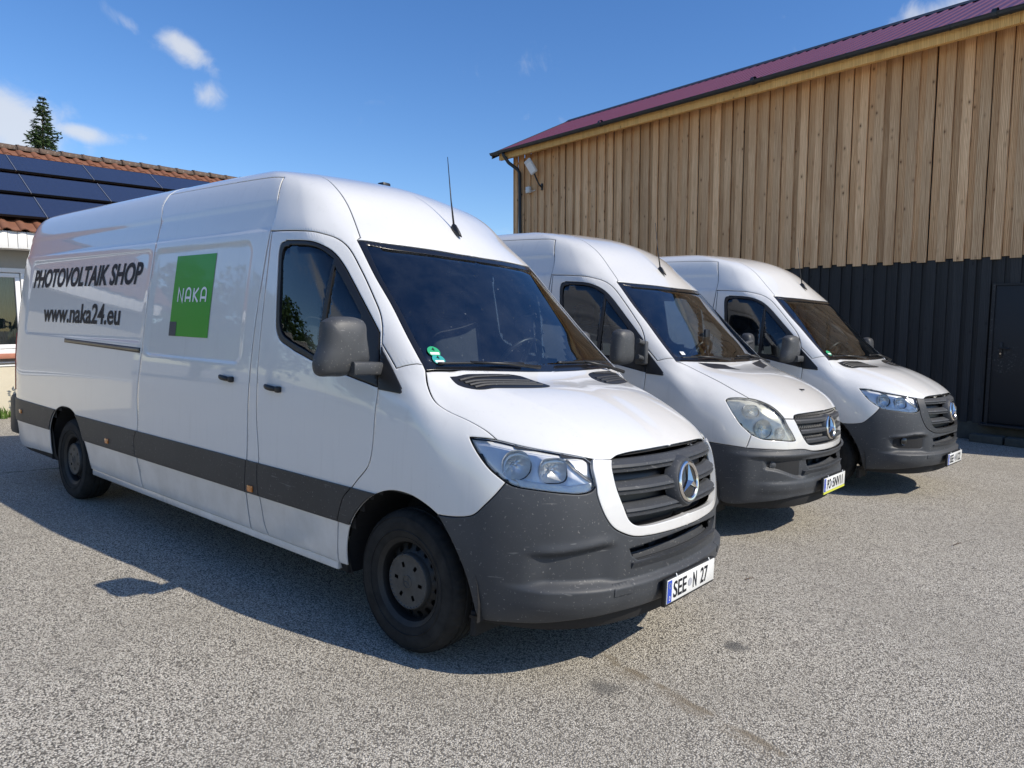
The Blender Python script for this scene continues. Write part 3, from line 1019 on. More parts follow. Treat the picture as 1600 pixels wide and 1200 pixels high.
    for (s0, s1, rn) in rows:
        for ci in range(len(cols) - 1):
            x0, x1 = cols[ci], cols[ci + 1]
            Wd, Hd = x1 - x0 - .012, s1 - s0
            c = rp((x0 + x1) / 2, (s0 + s1) / 2, .13)
            mt = HOUSE @ Matrix.Translation(c) @ Matrix.Rotation(pit, 4, 'X')
            sp = empty('solar_panel', 'dark blue solar panel, %s row on the clay roof, %s from the left' % (rn, ordn[ci]), 'solar panel', mt, group='solar panels on the clay roof')
            m = MB()
            for cx, cy, sx, sy in ((0, Hd / 2 - .006, Wd, .012), (0, -Hd / 2 + .006, Wd, .012), (-Wd / 2 + .005, 0, .010, Hd - .024), (Wd / 2 - .005, 0, .010, Hd - .024)):
                m.box((cx, cy, 0), (sx, sy, .035))
            m.obj('panel_frame', 'rail_alu' if False else 'solar_frame', sp)
            m = MB(); m.box((0, 0, .010), (Wd - .020, Hd - .024, .012)); m.obj('panel_glass', 'solar_cells', sp)
            m = MB()
            for sx in (-1, 1): m.box((sx * (Wd / 2 + .003), 0, .012), (.006, Hd, .02))
            m.obj('panel_edge', 'rail_alu', sp)
            m = MB()
            for cy in (-Hd * .28, Hd * .28): m.box((0, cy, -.045), (Wd + .012, .04, .05))
            m.obj('mounting_rail', 'rail_alu', sp)
    # weeds and grass along the wall foot
    def weeds(name, x0, x1, y0, y1, n, hmin, hmax, mat, label, seed):
        r = random.Random(seed)
        m = MB()
        for i in range(n):
            x, y = r.uniform(x0, x1), r.uniform(y0, y1)
            hh = r.uniform(hmin, hmax) * (.6 + .4 * math.sin(x * 5 + seed) ** 2)
            a = r.uniform(0, 6.28); w_ = r.uniform(.006, .014)
            bx, by = math.cos(a), math.sin(a)
            lx, ly = r.uniform(-.4, .4) * hh, r.uniform(-.4, .4) * hh
            m.add([(x - bx * w_, y - by * w_, 0), (x + bx * w_, y + by * w_, 0), (x + lx * .4 + bx * w_ * .8, y + ly * .4 + by * w_ * .8, hh * .6), (x + lx * .4 - bx * w_ * .8, y + ly * .4 - by * w_ * .8, hh * .6), (x + lx, y + ly, hh)], [(0, 1, 2, 3), (3, 2, 4)])
        o = m.obj(name, mat); o.matrix_world = HOUSE
        tag(o, label, 'grass', kind='stuff')
    weeds('grass', -6, 5.5, -.42, -.03, 5200, .05, .20, 'leaf_green', 'green grass and weeds along the foot of the house wall', 5)
    # one tall thin weed
    r = random.Random(9)
    wd_ = empty('weed', 'tall thin weed growing from the grass at the house wall', 'weed', HOUSE @ Matrix.Translation((.22, -.20, 0)))
    m = MB()
    for k in range(3):
        a = r.uniform(0, 6.28); top_ = (math.cos(a) * .06, math.sin(a) * .06, .42 + .12 * k)
        m.tube([(0, 0, 0), (top_[0] * .4, top_[1] * .4, top_[2] * .5), top_], [.005, .004, .002], 5)
    m.obj('stem', 'leaf_dark', wd_)
    m = MB()
    for k in range(46):
        z = r.uniform(.08, .62); a = r.uniform(0, 6.28); L_ = r.uniform(.03, .075)
        c = Vector((math.cos(a) * .03 * r.random(), math.sin(a) * .03 * r.random(), z))
        d = Vector((math.cos(a), math.sin(a), .5)).normalized(); q = d.cross(Vector((0, 0, 1))).normalized() * L_ * .3
        m.add([c, c + d * L_ * .5 + q, c + d * L_, c + d * L_ * .5 - q], [(0, 1, 2, 3)])
    m.obj('leaves', 'leaf_green', wd_)


build_house()


# ------------------------------------------------------------------ spruce behind the house
def build_spruce(loc, H, label, seed, mat='needles'):
    r = random.Random(seed)
    t = empty('spruce_tree', label, 'tree', loc=loc)
    MB().tube([(0, 0, 0), (.03, .02, H * .4), (0, 0, H * .8), (.02, 0, H)], [.17, .11, .028, .006], 10).obj('trunk', 'bark', t, smooth=True)
    br = MB(); nd = MB()
    z = H * .12
    while z < H * .995:
        f = 1 - z / H
        rad = (.05 + 1.75 * f ** .95) * r.uniform(.80, 1.08)
        n = 4 + int(4 * f) + r.randint(0, 1)
        a0 = r.uniform(0, 6.28)
        for k in range(n):
            a = a0 + 6.283 * k / n + r.uniform(-.35, .35)
            L_ = rad * r.uniform(.45, 1.25)
            if r.random() < .12: continue
            d = Vector((math.cos(a), math.sin(a), 0))
            pts = []
            droop = -.10 - .22 * f
            for s in np.linspace(0, 1, 6):
                pts.append(Vector((0, 0, z)) + d * L_ * s + Vector((0, 0, L_ * (droop * math.sin(s * 2.4) + .20 * s * s + .12 * s))))
            br.tube(pts, [.022 * f + .006, .018 * f + .005, .012 * f + .004, .008 * f + .003, .005, .003], 5)
            # needle sprays along the branch
            m_ = int(9 + L_ * 22)
            for q in range(m_):
                s = r.uniform(.12, 1.02)
                i = min(int(s * 5), 4); p = pts[i].lerp(pts[i + 1], min(1, s * 5 - i))
                side = d.cross(Vector((0, 0, 1))) * (1 if q % 2 else -1)
                w = (side * r.uniform(.5, 1.0) + d * r.uniform(.3, .9) + Vector((0, 0, r.uniform(-.45, .25)))).normalized()
                ll = r.uniform(.12, .30) * (.55 + .6 * (1 - s)) * min(1, .25 + f * 4)
                for e in range(5):
                    ww = (w + Vector((r.uniform(-.6, .6), r.uniform(-.6, .6), r.uniform(-.5, .5)))).normalized()
                    b0 = p + w * ll * (e / 5)
                    tip = b0 + ww * ll * r.uniform(.35, .75)
                    sd = ww.cross(Vector((r.uniform(-1, 1), r.uniform(-1, 1), r.uniform(-1, 1)))).normalized() * r.uniform(.010, .022)
                    nd.add([b0 - sd, b0 + sd, tip], [(0, 1, 2)])
        z += r.uniform(.10, .20) * (.50 + .7 * f)
    br.obj('branches', 'bark', t)
    nd.obj('crown', mat, t)
    return t


build_spruce((-17.0, 2.74, 0.0), 6.72, 'sparse dark green spruce top rising behind the clay roof', 4)


def build_broadleaf(loc, H, R, label, seed):
    r = random.Random(seed)
    t = empty('leafy_tree', label, 'tree', loc=loc, group='leafy trees left of the house')
    m = MB().tube([(0, 0, 0), (.1, 0, H * .3), (0, .1, H * .55), (0, 0, H * .8)], [.28, .2, .12, .04], 9)
    cl = []
    for k in range(26):
        a = r.uniform(0, 6.28); z = H * r.uniform(.30, .95); q = R * r.uniform(.25, .9) * math.sin(min(1, (z / H - .15) / .75) * 2.6) ** .5
        c = Vector((math.cos(a) * q, math.sin(a) * q, z)); cl.append((c, R * r.uniform(.25, .45)))
        m.tube([(0, 0, z * .6), (c.x * .5, c.y * .5, z * .8), tuple(c)], [.07, .05, .02], 5)
    m.obj('trunk', 'bark', t, smooth=True)
    lf = MB()
    for c, rad in cl:
        for k in range(230):
            d = Vector((r.gauss(0, 1), r.gauss(0, 1), r.gauss(0, 1))).normalized() * rad * r.uniform(.5, 1.0)
            p = c + d; n = Vector((r.uniform(-1, 1), r.uniform(-1, 1), r.uniform(-1, 1))).normalized()
            e = n.orthogonal().normalized(); f = n.cross(e); L_ = r.uniform(.10, .22)
            lf.add([p - e * L_, p + f * L_ * .6, p + e * L_, p - f * L_ * .6], [(0, 1, 2, 3)])
    lf.obj('crown', 'leaf_dark', t)


for k, (x, y, hh, rr, lb) in enumerate([(-27, -13.5, 7.0, 3.2, 'nearest leafy tree left of the house, mirrored in the side window'), (-33, -21, 8.0, 3.6, 'middle leafy tree left of the house, mirrored in the side window'), (-30, -29, 7.5, 3.6, 'farthest leafy tree left of the house, mirrored in the side window')]):
    build_broadleaf((x, y, 0), hh, rr, lb, 20 + k)


def build_twig(loc, L_, ang, label, seed):
    r = random.Random(seed)
    t = empty('twig', label, 'twig', loc=loc, group='dry twigs on the asphalt')
    t.rotation_euler = (0, 0, ang)
    pts = [(L_ * (k / 6 - .5), r.uniform(-.006, .006), .005 + r.uniform(0, .006)) for k in range(7)]
    MB().tube(pts, [.0022, .003, .0032, .003, .0026, .002, .0012], 6).obj('stem', 'bark', t, smooth=True)
    q = pts[4]
    MB().tube([q, (q[0] + .02, q[1] + .02, .008), (q[0] + .035, q[1] + .026, .006)], [.002, .0014, .0008], 5).obj('side_shoot', 'bark', t, smooth=True)


for k, a in enumerate(TWIGS): build_twig(*a, 40 + k)


# ------------------------------------------------------------------ van body surface
# rows: side (y,z) ; front columns c4..c11 (x,y,z)  -- y is half width (positive), right side negated later
SIDEX=[-5.90,-5.80,-5.50,-3.0]
ROWS=[
(.94,.27,[(-1.35,.94,.27),(-.7,.94,.27),(.10,.95,.27),(.45,.90,.26),(.70,.76,.25),(.86,.55,.25),(.95,.28,.26),(.975,0,.265)]),
(.97,.36,[(-1.35,.97,.36),(-.7,.97,.36),(.10,.985,.36),(.50,.93,.36),(.75,.79,.36),(.905,.57,.36),(.975,.29,.36),(.995,0,.36)]),
(.985,.50,[(-1.35,.985,.50),(-.7,.985,.50),(.10,.995,.50),(.52,.94,.50),(.765,.80,.50),(.915,.58,.50),(.98,.30,.50),(1.0,0,.50)]),
(1.0,.62,[(-1.35,1.0,.62),(-.7,1.0,.62),(.10,1.0,.62),(.51,.945,.62),(.765,.80,.62),(.915,.58,.62),(.985,.30,.62),(1.01,0,.62)]),
(1.0,.80,[(-1.35,1.0,.80),(-.7,1.0,.80),(.10,1.0,.80),(.49,.95,.80),(.745,.81,.80),(.895,.585,.80),(.98,.30,.80),(1.005,0,.80)]),
(1.0,.95,[(-1.35,1.0,.95),(-.7,1.0,.95),(.10,1.0,.95),(.44,.95,.95),(.70,.81,.95),(.865,.585,.95),(.96,.30,.95),(.99,0,.95)]),
(1.0,1.10,[(-1.35,1.0,1.1),(-.7,1.0,1.1),(.08,.995,1.1),(.36,.945,1.08),(.62,.81,1.06),(.82,.57,1.05),(.885,.30,1.055),(.90,0,1.06)]),
(.998,1.20,[(-1.35,.998,1.2),(-.7,.997,1.2),(.05,.985,1.2),(.28,.915,1.19),(.47,.80,1.18),(.66,.57,1.17),(.72,.30,1.175),(.73,0,1.18)]),
(.993,1.30,[(-1.35,.993,1.3),(-.7,.99,1.3),(0,.965,1.29),(.16,.885,1.28),(.27,.79,1.28),(.40,.57,1.285),(.46,.30,1.295),(.47,0,1.30)]),
(.985,1.42,[(-1.35,.985,1.42),(-.7,.98,1.42),(-.15,.935,1.41),(.016,.872,1.398),(.07,.75,1.385),(.12,.52,1.375),(.16,.27,1.365),(.17,0,1.365)]),
(.965,1.65,[(-1.35,.965,1.65),(-.75,.955,1.65),(-.40,.905,1.65),(-.235,.838,1.63),(-.17,.71,1.62),(-.12,.50,1.615),(-.09,.26,1.61),(-.08,0,1.61)]),
(.937,1.90,[(-1.35,.937,1.9),(-.85,.925,1.9),(-.60,.87,1.88),(-.47,.805,1.865),(-.41,.69,1.86),(-.36,.48,1.86),(-.33,.25,1.86),(-.32,0,1.86)]),
(.912,2.10,[(-1.35,.91,2.12),(-.98,.895,2.12),(-.78,.835,2.095),(-.674,.772,2.076),(-.63,.66,2.08),(-.585,.45,2.085),(-.56,.23,2.09),(-.55,0,2.092)]),
(.872,2.28,[(-1.40,.87,2.28),(-1.10,.845,2.27),(-.93,.785,2.245),(-.85,.715,2.23),(-.81,.61,2.235),(-.765,.42,2.25),(-.735,.20,2.262),(-.725,0,2.268)]),
(.815,2.455,[(-1.46,.812,2.45),(-1.22,.785,2.43),(-1.08,.725,2.405),(-1.02,.655,2.395),(-.99,.56,2.40),(-.96,.37,2.415),(-.94,.18,2.425),(-.93,0,2.43)]),
(.75,2.55,[(-1.58,.745,2.545),(-1.40,.71,2.53),(-1.29,.645,2.515),(-1.24,.58,2.512),(-1.22,.49,2.515),(-1.20,.32,2.525),(-1.18,.16,2.532),(-1.17,0,2.535)]),
(.60,2.615,[(-1.84,.59,2.61),(-1.72,.55,2.605),(-1.64,.49,2.60),(-1.60,.43,2.60),(-1.58,.36,2.602),(-1.56,.24,2.606),(-1.55,.12,2.608),(-1.54,0,2.61)]),
(.32,2.65,[(-2.2,.31,2.645),(-2.16,.27,2.645),(-2.14,.23,2.645),(-2.13,.20,2.645),(-2.12,.17,2.645),(-2.11,.12,2.645),(-2.10,.06,2.645),(-2.10,0,2.645)]),
(.0,2.665,[(-2.9,0,2.665),(-2.8,0,2.665),(-2.75,0,2.665),(-2.7,0,2.665),(-2.68,0,2.665),(-2.65,0,2.664),(-2.62,0,2.664),(-2.60,0,2.663)]),
]
def makima(t,P,T):
    # t knots (n,), P (n,d), T samples
    t=np.asarray(t,float);P=np.asarray(P,float);n=len(t)
    h=np.diff(t)[:,None]; m=np.diff(P,axis=0)/h
    m=np.vstack([3*m[0]-2*m[1],2*m[0]-m[1],m,2*m[-1]-m[-2],3*m[-1]-2*m[-2]])
    w=np.abs(np.diff(m,axis=0))+np.abs(m[1:]+m[:-1])/2
    w1=w[2:2+n]; w2=w[0:n]; s=w1+w2
    d=np.where(s>1e-12,(w1*m[1:1+n]+w2*m[2:2+n])/np.where(s>1e-12,s,1),(m[1:1+n]+m[2:2+n])/2)
    i=np.clip(np.searchsorted(t,T,side='right')-1,0,n-2)
    hh=h[i]; u=((T-t[i])[:,None])/hh
    return ((1+2*u)*(1-u)**2)*P[i]+u*(1-u)**2*hh*d[i]+u*u*(3-2*u)*P[i+1]+u*u*(u-1)*hh*d[i+1]

def base_grid(rows=ROWS,smooth=3):
    C=[]
    nr=len(rows)
    for k,(y,z,fr) in enumerate(rows):
        roof=max(0,(z-2.3)/.34)
        r=[(SIDEX[0],max(0,y-.17*(1 if y>.4 else y/.4)),z-.07*roof),(SIDEX[1],max(0,y-.05*(1 if y>.4 else y/.4)),z-.03*roof),(SIDEX[2],y,z-.004*roof),(SIDEX[3],y,z)]
        C.append(r+list(fr))
    C=np.array(C); nr,nc,_=C.shape
    nu=np.array([2,4,24,14,12,12,10,8,8,8,8])   # samples per col interval
    # column parameter: mean chord
    L=np.linalg.norm(np.diff(C,axis=1),axis=2); L=np.sqrt(L)  # centripetal
    U=np.concatenate([[j+np.arange(nu[j])/nu[j] for j in range(nc-1)][i] for i in range(nc-1)]+[[nc-1]])
    rowsD=[]
    for k in range(nr):
        t=np.concatenate([[0],np.cumsum(np.maximum(L[k],1e-3))])
        T=np.interp(U,np.arange(nc),t)
        rowsD.append(makima(t,C[k],T))
    D=np.array(rowsD)           # nr x NU x 3
    V=np.linspace(0,nr-1,(nr-1)*5+1)
    out=np.empty((len(V),D.shape[1],3))
    for j in range(D.shape[1]):
        t=np.concatenate([[0],np.cumsum(np.maximum(np.sqrt(np.linalg.norm(np.diff(D[:,j],axis=0),axis=1)),1e-3))])
        out[:,j]=makima(t,D[:,j],np.interp(V,np.arange(nr),t))
    G=out
    for _ in range(smooth):
        H=G.copy()
        # mirror pad at centre (last col) for symmetric smoothing
        ext=np.concatenate([G,G[:,-2:-1]*np.array([1,-1,1])],axis=1)
        H[1:-1,1:]=.5*G[1:-1,1:]+.125*(G[2:,1:]+G[:-2,1:]+ext[1:-1,:-2]+ext[1:-1,2:])
        H[:,-1,1]=0
        H[0,1:-1]=.5*G[0,1:-1]+.25*(G[0,2:]+G[0,:-2])
        G=H
    G=G*np.array([1,-1,1])
    return G   # right side: y<=0 ; index [v,u]


class Surf:
    def __init__(self, rows):
        self.G = G = base_grid(rows)
        nv, nu, _ = G.shape
        self.nv, self.nu = nv, nu
        F = [(a * nu + b, a * nu + b + 1, (a + 1) * nu + b + 1, (a + 1) * nu + b) for a in range(nv - 1) for b in range(nu - 1)]
        self.bvh = BVHTree.FromPolygons([Vector(p) for p in G.reshape(-1, 3)], F)
        mir = np.array([1, -1, 1])
        E_ = np.concatenate([2 * G[:, :1] - G[:, 1:2], G, G[:, -2:-1] * mir], axis=1)
        E_ = np.concatenate([2 * E_[:1] - E_[1:2], E_, E_[-2:-1] * mir], axis=0)
        self.E = E_

    @staticmethod
    def _w(t):
        return np.stack([-.5 * t ** 3 + t ** 2 - .5 * t, 1.5 * t ** 3 - 2.5 * t ** 2 + 1, -1.5 * t ** 3 + 2 * t ** 2 + .5 * t, .5 * t ** 3 - .5 * t ** 2], -1)

    def ev(self, U, V):
        U = np.clip(U, 0, self.nu - 1); V = np.clip(V, 0, self.nv - 1)
        i = np.minimum(U.astype(int), self.nu - 2); j = np.minimum(V.astype(int), self.nv - 2)
        wu, wv = self._w(U - i), self._w(V - j)
        r = np.zeros((len(U), 3))
        for a in range(4):
            for b in range(4):
                r += (wv[:, a] * wu[:, b])[:, None] * self.E[j + a, i + b]
        return r

    def nrm(self, U, V, disp=None, e=.35):
        def P(u, v):
            p = self.ev(u, v)
            if disp is not None: p = p + self.nrm(u, v) * disp(p)[:, None]
            return p
        u0, u1 = np.clip(U - e, 0, self.nu - 1), np.clip(U + e, 0, self.nu - 1)
        v0, v1 = np.clip(V - e, 0, self.nv - 1), np.clip(V + e, 0, self.nv - 1)
        du = P(u1, V) - P(u0, V); dv = P(U, v1) - P(U, v0)
        n = np.cross(du, dv)
        return n / np.maximum(np.linalg.norm(n, axis=1), 1e-12)[:, None]

    def uvof(self, pts):
        out = []
        for p in np.asarray(pts, float):
            loc, nn, f, dd = self.bvh.find_nearest(Vector(p))
            a, b = divmod(f, self.nu - 1)
            q = self.G[a:a + 2, b:b + 2]
            s = t = .5
            for _ in range(6):
                P = (q[0, 0] * (1 - s) + q[0, 1] * s) * (1 - t) + (q[1, 0] * (1 - s) + q[1, 1] * s) * t
                ds = (q[0, 1] - q[0, 0]) * (1 - t) + (q[1, 1] - q[1, 0]) * t
                dt = (q[1, 0] - q[0, 0]) * (1 - s) + (q[1, 1] - q[0, 1]) * s
                J = np.stack([ds, dt], 1)
                st = np.linalg.lstsq(J, np.array(loc) - P, rcond=None)[0]
                s += st[0]; t += st[1]
            u, v = b + min(max(s, 0), 1), a + min(max(t, 0), 1)
            if abs(p[1]) < 1e-4:      # centre line
                if v < self.nv - 1.6: u = self.nu - 1
                else: v = self.nv - 1
            out.append((u, v))
        return np.array(out)

    def y_at(self, x, z, y0=-.95):
        """project side-view points on to the skin"""
        P = np.stack([np.asarray(x, float), np.full(len(x), y0), np.asarray(z, float)], 1)
        for _ in range(4):
            for k in range(len(P)):
                loc = self.bvh.find_nearest(Vector(P[k]))[0]
                P[k, 1] = loc[1]
        return P


def panel(S, outer, holes=(), off=0.0, gap=.0028, rim=.006, disp=None, du=.5, dv=1.0, ring=.006, step=.022):
    """one skin panel cut from the body surface; returns verts, faces, normals (right-hand side, y <= 0)"""
    loops = []
    cen_all = []
    for li, lp in enumerate([outer] + list(holes)):
        P = resample(lp, step)
        uv = S.uvof(P)
        n = len(P)
        cen = np.abs(P[:, 1]) < 1e-4
        P = S.ev(uv[:, 0], uv[:, 1])
        N = S.nrm(uv[:, 0], uv[:, 1])
        T = np.roll(P, -1, 0) - np.roll(P, 1, 0)
        T /= np.maximum(np.linalg.norm(T, axis=1), 1e-9)[:, None]
        area = .5 * np.sum(uv[:, 0] * np.roll(uv[:, 1], -1) - uv[:, 1] * np.roll(uv[:, 0], -1))
        inw = np.cross(N, T) * (1 if area > 0 else -1)
        if li > 0: inw = -inw
        inw[cen] = 0
        e = .3
        Ju = (S.ev(np.minimum(uv[:, 0] + e, S.nu - 1), uv[:, 1]) - S.ev(np.maximum(uv[:, 0] - e, 0), uv[:, 1])) / (np.minimum(uv[:, 0] + e, S.nu - 1) - np.maximum(uv[:, 0] - e, 0))[:, None]
        Jv = (S.ev(uv[:, 0], np.minimum(uv[:, 1] + e, S.nv - 1)) - S.ev(uv[:, 0], np.maximum(uv[:, 1] - e, 0))) / (np.minimum(uv[:, 1] + e, S.nv - 1) - np.maximum(uv[:, 1] - e, 0))[:, None]

        def shift(dist):
            o = uv.copy()
            for k in range(n):
                if cen[k]: continue
                J = np.stack([Ju[k], Jv[k]], 1)
                o[k] += np.linalg.lstsq(J, inw[k] * dist, rcond=None)[0]
            o[:, 0] = np.clip(o[:, 0], 0, S.nu - 1); o[:, 1] = np.clip(o[:, 1], 0, S.nv - 1)
            return o
        loops.append((shift(gap), shift(gap + ring), cen))
    L0 = [l[0] for l in loops]
    # interior lattice + inner ring
    lo, hi = L0[0].min(0), L0[0].max(0)
    us = np.arange(math.floor(lo[0] / du) * du, hi[0] + du, du); vs = np.arange(math.floor(lo[1] / dv) * dv, hi[1] + dv, dv)
    gu, gv = np.meshgrid(us, vs)
    lat = np.stack([gu.ravel(), gv.ravel()], 1)
    lat = lat[(lat[:, 0] <= S.nu - 1) & (lat[:, 1] <= S.nv - 1)]

    def ok(p):
        k = inside(L0[0], p)
        for h in L0[1:]: k &= ~inside(h, p)
        return k
    lat = lat[ok(lat)]
    bpos = np.concatenate([S.ev(l[:, 0], l[:, 1]) for l in L0])
    if len(lat):
        lp3 = S.ev(lat[:, 0], lat[:, 1])
        d = np.empty(len(lat))
        for k in range(0, len(lat), 400):
            d[k:k + 400] = np.sqrt(((lp3[k:k + 400, None] - bpos[None]) ** 2).sum(2)).min(1)
        lat = lat[d > max(.012, ring * 1.8)]
    extra = [lat] if len(lat) else []
    if ring > 0:
        for l0, l1, cen in loops:
            r_ = l1[~cen]; r_ = r_[ok(r_)]
            if len(r_):
                r3 = S.ev(r_[:, 0], r_[:, 1])
                d = np.sqrt(((r3[:, None] - bpos[None]) ** 2).sum(2)).min(1)
                extra.append(r_[d > ring * .6])
    V, F = cdt_fill(L0, np.concatenate(extra) if extra else [])
    U_, V_ = V[:, 0], V[:, 1]
    P = S.ev(U_, V_); N0 = S.nrm(U_, V_)
    dd = np.full(len(P), off)
    N = N0
    if disp is not None:
        dd = dd + disp(P)
        N = S.nrm(U_, V_, disp)
    P = P + N0 * dd[:, None]
    # orient faces with the normals
    fn = np.cross(P[F[:, 1]] - P[F[:, 0]], P[F[:, 2]] - P[F[:, 0]])
    flip = (fn * N[F[:, 0]]).sum(1) < 0
    F[flip] = F[flip][:, ::-1]
    # centre-line vertices
    cl = (np.abs(P[:, 1]) < 2e-4)
    P[cl, 1] = 0
    N = N.copy(); N[cl, 1] = 0
    N /= np.linalg.norm(N, axis=1)[:, None]
    # boundary edges
    ed = {}
    for f in F:
        for k in range(3):
            a, b = f[k], f[(k + 1) % 3]
            ed[(a, b)] = 1
    bd = [(a, b) for (a, b) in ed if (b, a) not in ed and not (cl[a] and cl[b])]
    outv = np.zeros_like(P)
    for a, b in bd:
        t = P[b] - P[a]
        o = np.cross(t, N[a]); o /= max(np.linalg.norm(o), 1e-9)
        outv[a] += o; outv[b] += o
    bs = np.linalg.norm(outv, axis=1) > 1e-6
    outv[cl, 1] = 0
    ln = np.maximum(np.linalg.norm(outv, axis=1), 1e-9)[:, None]
    outv = outv / ln
    Nn = N.copy()
    Nn[bs] = N[bs] + outv[bs] * .55
    Nn /= np.linalg.norm(Nn, axis=1)[:, None]
    verts = list(P); norms = list(Nn); faces = [tuple(f) for f in F]
    if rim > 0:
        top = {}; bot = {}
        for i in np.where(bs)[0]:
            top[i] = len(verts); verts.append(P[i]); norms.append(outv[i])
            bot[i] = len(verts); verts.append(P[i] - N[i] * rim); norms.append(outv[i])
        for a, b in bd:
            faces.append((top[b], top[a], bot[a], bot[b]))
    verts = np.array(verts); norms = np.array(norms)
    return verts, faces, norms


def mirrored(v, f, n):
    m = np.array([1, -1, 1])
    return v * m, [tuple(reversed(q)) for q in f], n * m


def joined(v, f, n):
    """right half + mirrored half welded on the centre line"""
    cl = np.abs(v[:, 1]) < 1e-9
    mp = {}
    vv = list(v); nn = list(n)
    for i in range(len(v)):
        if cl[i]: mp[i] = i
        else:
            mp[i] = len(vv); vv.append(v[i] * np.array([1, -1, 1])); nn.append(n[i] * np.array([1, -1, 1]))
    ff = list(f) + [tuple(mp[i] for i in reversed(q)) for q in f]
    return np.array(vv), ff, np.array(nn)


def pmesh(name, tri, mat):
    return new_mesh(name, tri[0], tri[1], mat, True, tri[2])


# ------------------------------------------------------------------ van outlines (side/front curves on the right-hand skin)
A_ = np.array
def xz(pts, y=-.97):
    return A_([(p[0], y, p[1]) for p in pts], float)

HE = crv([(.018, -.875, 1.395), (.068, -.907, 1.327), (.139, -.925, 1.257), (.213, -.920, 1.222), (.34, -.892, 1.181), (.424, -.874, 1.146), (.484, -.866, 1.112)])
HF1 = crv([(.484, -.866, 1.112), (.6, -.798, 1.089), (.727, -.693, 1.066), (.821, -.576, 1.041), (.86, -.495, 1.031)])
HF2 = crv([(.86, -.495, 1.031), (.863, -.455, 1.046), (.870, -.41, 1.053), (.891, -.209, 1.058), (.898, 0, 1.06)])
WBASE = crv([(.018, -.875, 1.395), (.08, -.598, 1.392), (.126, -.264, 1.387), (.140, 0, 1.385)])
HL_TIP = crv([(.484, -.866, 1.112), (.435, -.894, 1.115), (.372, -.925, 1.114)])
HLS = crv([(.372, -.925, 1.114), (.393, -.929, 1.089), (.433, -.93, 1.045), (.496, -.923, .987), (.566, -.902, .94), (.574, -.898, .934)])
HLB = crv([(.574, -.898, .934), (.608, -.883, .921), (.681, -.836, .911), (.777, -.748, .899), (.83, -.675, .895), (.852, -.635, .905), (.858, -.611, .927)])
HLI = crv([(.858, -.611, .927), (.845, -.611, .965), (.832, -.608, 1.0), (.816, -.590, 1.040)])
GI = crv([(.86, -.495, 1.031), (.875, -.514, .995), (.901, -.516, .921), (.927, -.488, .831), (.945, -.456, .762), (.957, -.412, .735), (.977, -.329, .726), (1.0, -.13, .728), (1.003, 0, .731)])
GO = crv([(.858, -.611, .927), (.867, -.612, .884), (.894, -.586, .796), (.916, -.545, .738), (.939, -.485, .704), (.957, -.426, .685), (.978, -.327, .676), (1.0, -.149, .672), (1.007, 0, .673)])
BT = crv([(.253, -.991, .745), (.322, -.982, .748), (.413, -.966, .763), (.45, -.958, .779), (.496, -.946, .825), (.545, -.923, .885), (.574, -.898, .934)])
ARF_R = crv(xz([(-.425, .335), (-.418, .454), (-.387, .553), (-.316, .66), (-.213, .747), (-.075, .803), (.08, .806), (.19, .775), (.253, .745)], -.99))
ARF_F = crv([(.253, -.991, .745), (.333, -.98, .644), (.408, -.964, .51), (.445, -.947, .392), (.456, -.926, .315)])
BB = crv([(.456, -.926, .315), (.477, -.912, .298), (.599, -.868, .304), (.711, -.8, .312), (.827, -.701, .330), (.916, -.562, .342), (.976, -.383, .345), (1.0, -.249, .345), (1.02, 0, .345)])
DOORTOP = crv([(-1.30, -.906, 2.142), (-1.099, -.9, 2.133), (-.86, -.866, 2.108), (-.77, -.838, 2.081), (-.681, -.824, 2.03), (-.543, -.835, 1.896), (-.412, -.857, 1.757), (-.33, -.875, 1.664), (-.287, -.896, 1.594), (-.258, -.92, 1.513)])
FS = crv([(-.258, -.92, 1.513), (-.235, -.95, 1.40), (-.208, -.978, 1.294), (-.208, -.992, 1.189), (-.214, -1.0, 1.002), (-.24, -1.0, .904), (-.322, -1.0, .817), (-.377, -1.0, .76), (-.428, -1.0, .709), (-.464, -.999, .618), (-.489, -.99, .526), (-.505, -.974, .375), (-.502, -.965, .335)])
BP2 = crv([(-1.30, -.906, 2.142), (-1.292, -.957, 1.727), (-1.292, -.987, 1.394), (-1.286, -.998, 1.182), (-1.28, -1, 1.02), (-1.252, -1, .806), (-1.256, -1, .709), (-1.242, -.995, .568), (-1.218, -.976, .408), (-1.185, -.966, .335)])
BP1 = crv([(-1.318, -.906, 2.145), (-1.35, -.955, 1.743), (-1.376, -.997, 1.229), (-1.382, -1, .819), (-1.393, -.997, .585), (-1.393, -.983, .477), (-1.378, -.963, .335)])
SD = crv([(-2.9, -.77, 2.53), (-2.89, -.822, 2.418), (-2.86, -.846, 2.36), (-2.84, -.895, 2.184), (-2.83, -.909, 2.112), (-2.835, -.936, 1.912), (-2.86, -.989, 1.36), (-2.905, -1, 1.029), (-2.9, -1, .793), (-2.938, -1, .7), (-2.924, -.998, .589), (-2.88, -.97, .335)])
RJ = crv([(-2.9, -.77, 2.53), (-1.861, -.777, 2.514), (-1.552, -.781, 2.504), (-1.385, -.778, 2.49)])
RB = crv([(-1.385, -.778, 2.49), (-1.343, -.84, 2.366), (-1.315, -.876, 2.253), (-1.318, -.905, 2.145)])
RC_F = crv([(-.674, -.745, 2.092), (-.878, -.667, 2.274), (-1.039, -.64, 2.407), (-1.305, -.59, 2.529), (-1.6, -.60, 2.60), (-2.2, -.605, 2.615), (-2.9, -.605, 2.617)])
RC_R = A_([(-2.9, -.605, 2.617), (-4.2, -.605, 2.615), (-5.5, -.605, 2.61), (-5.85, -.56, 2.55)])
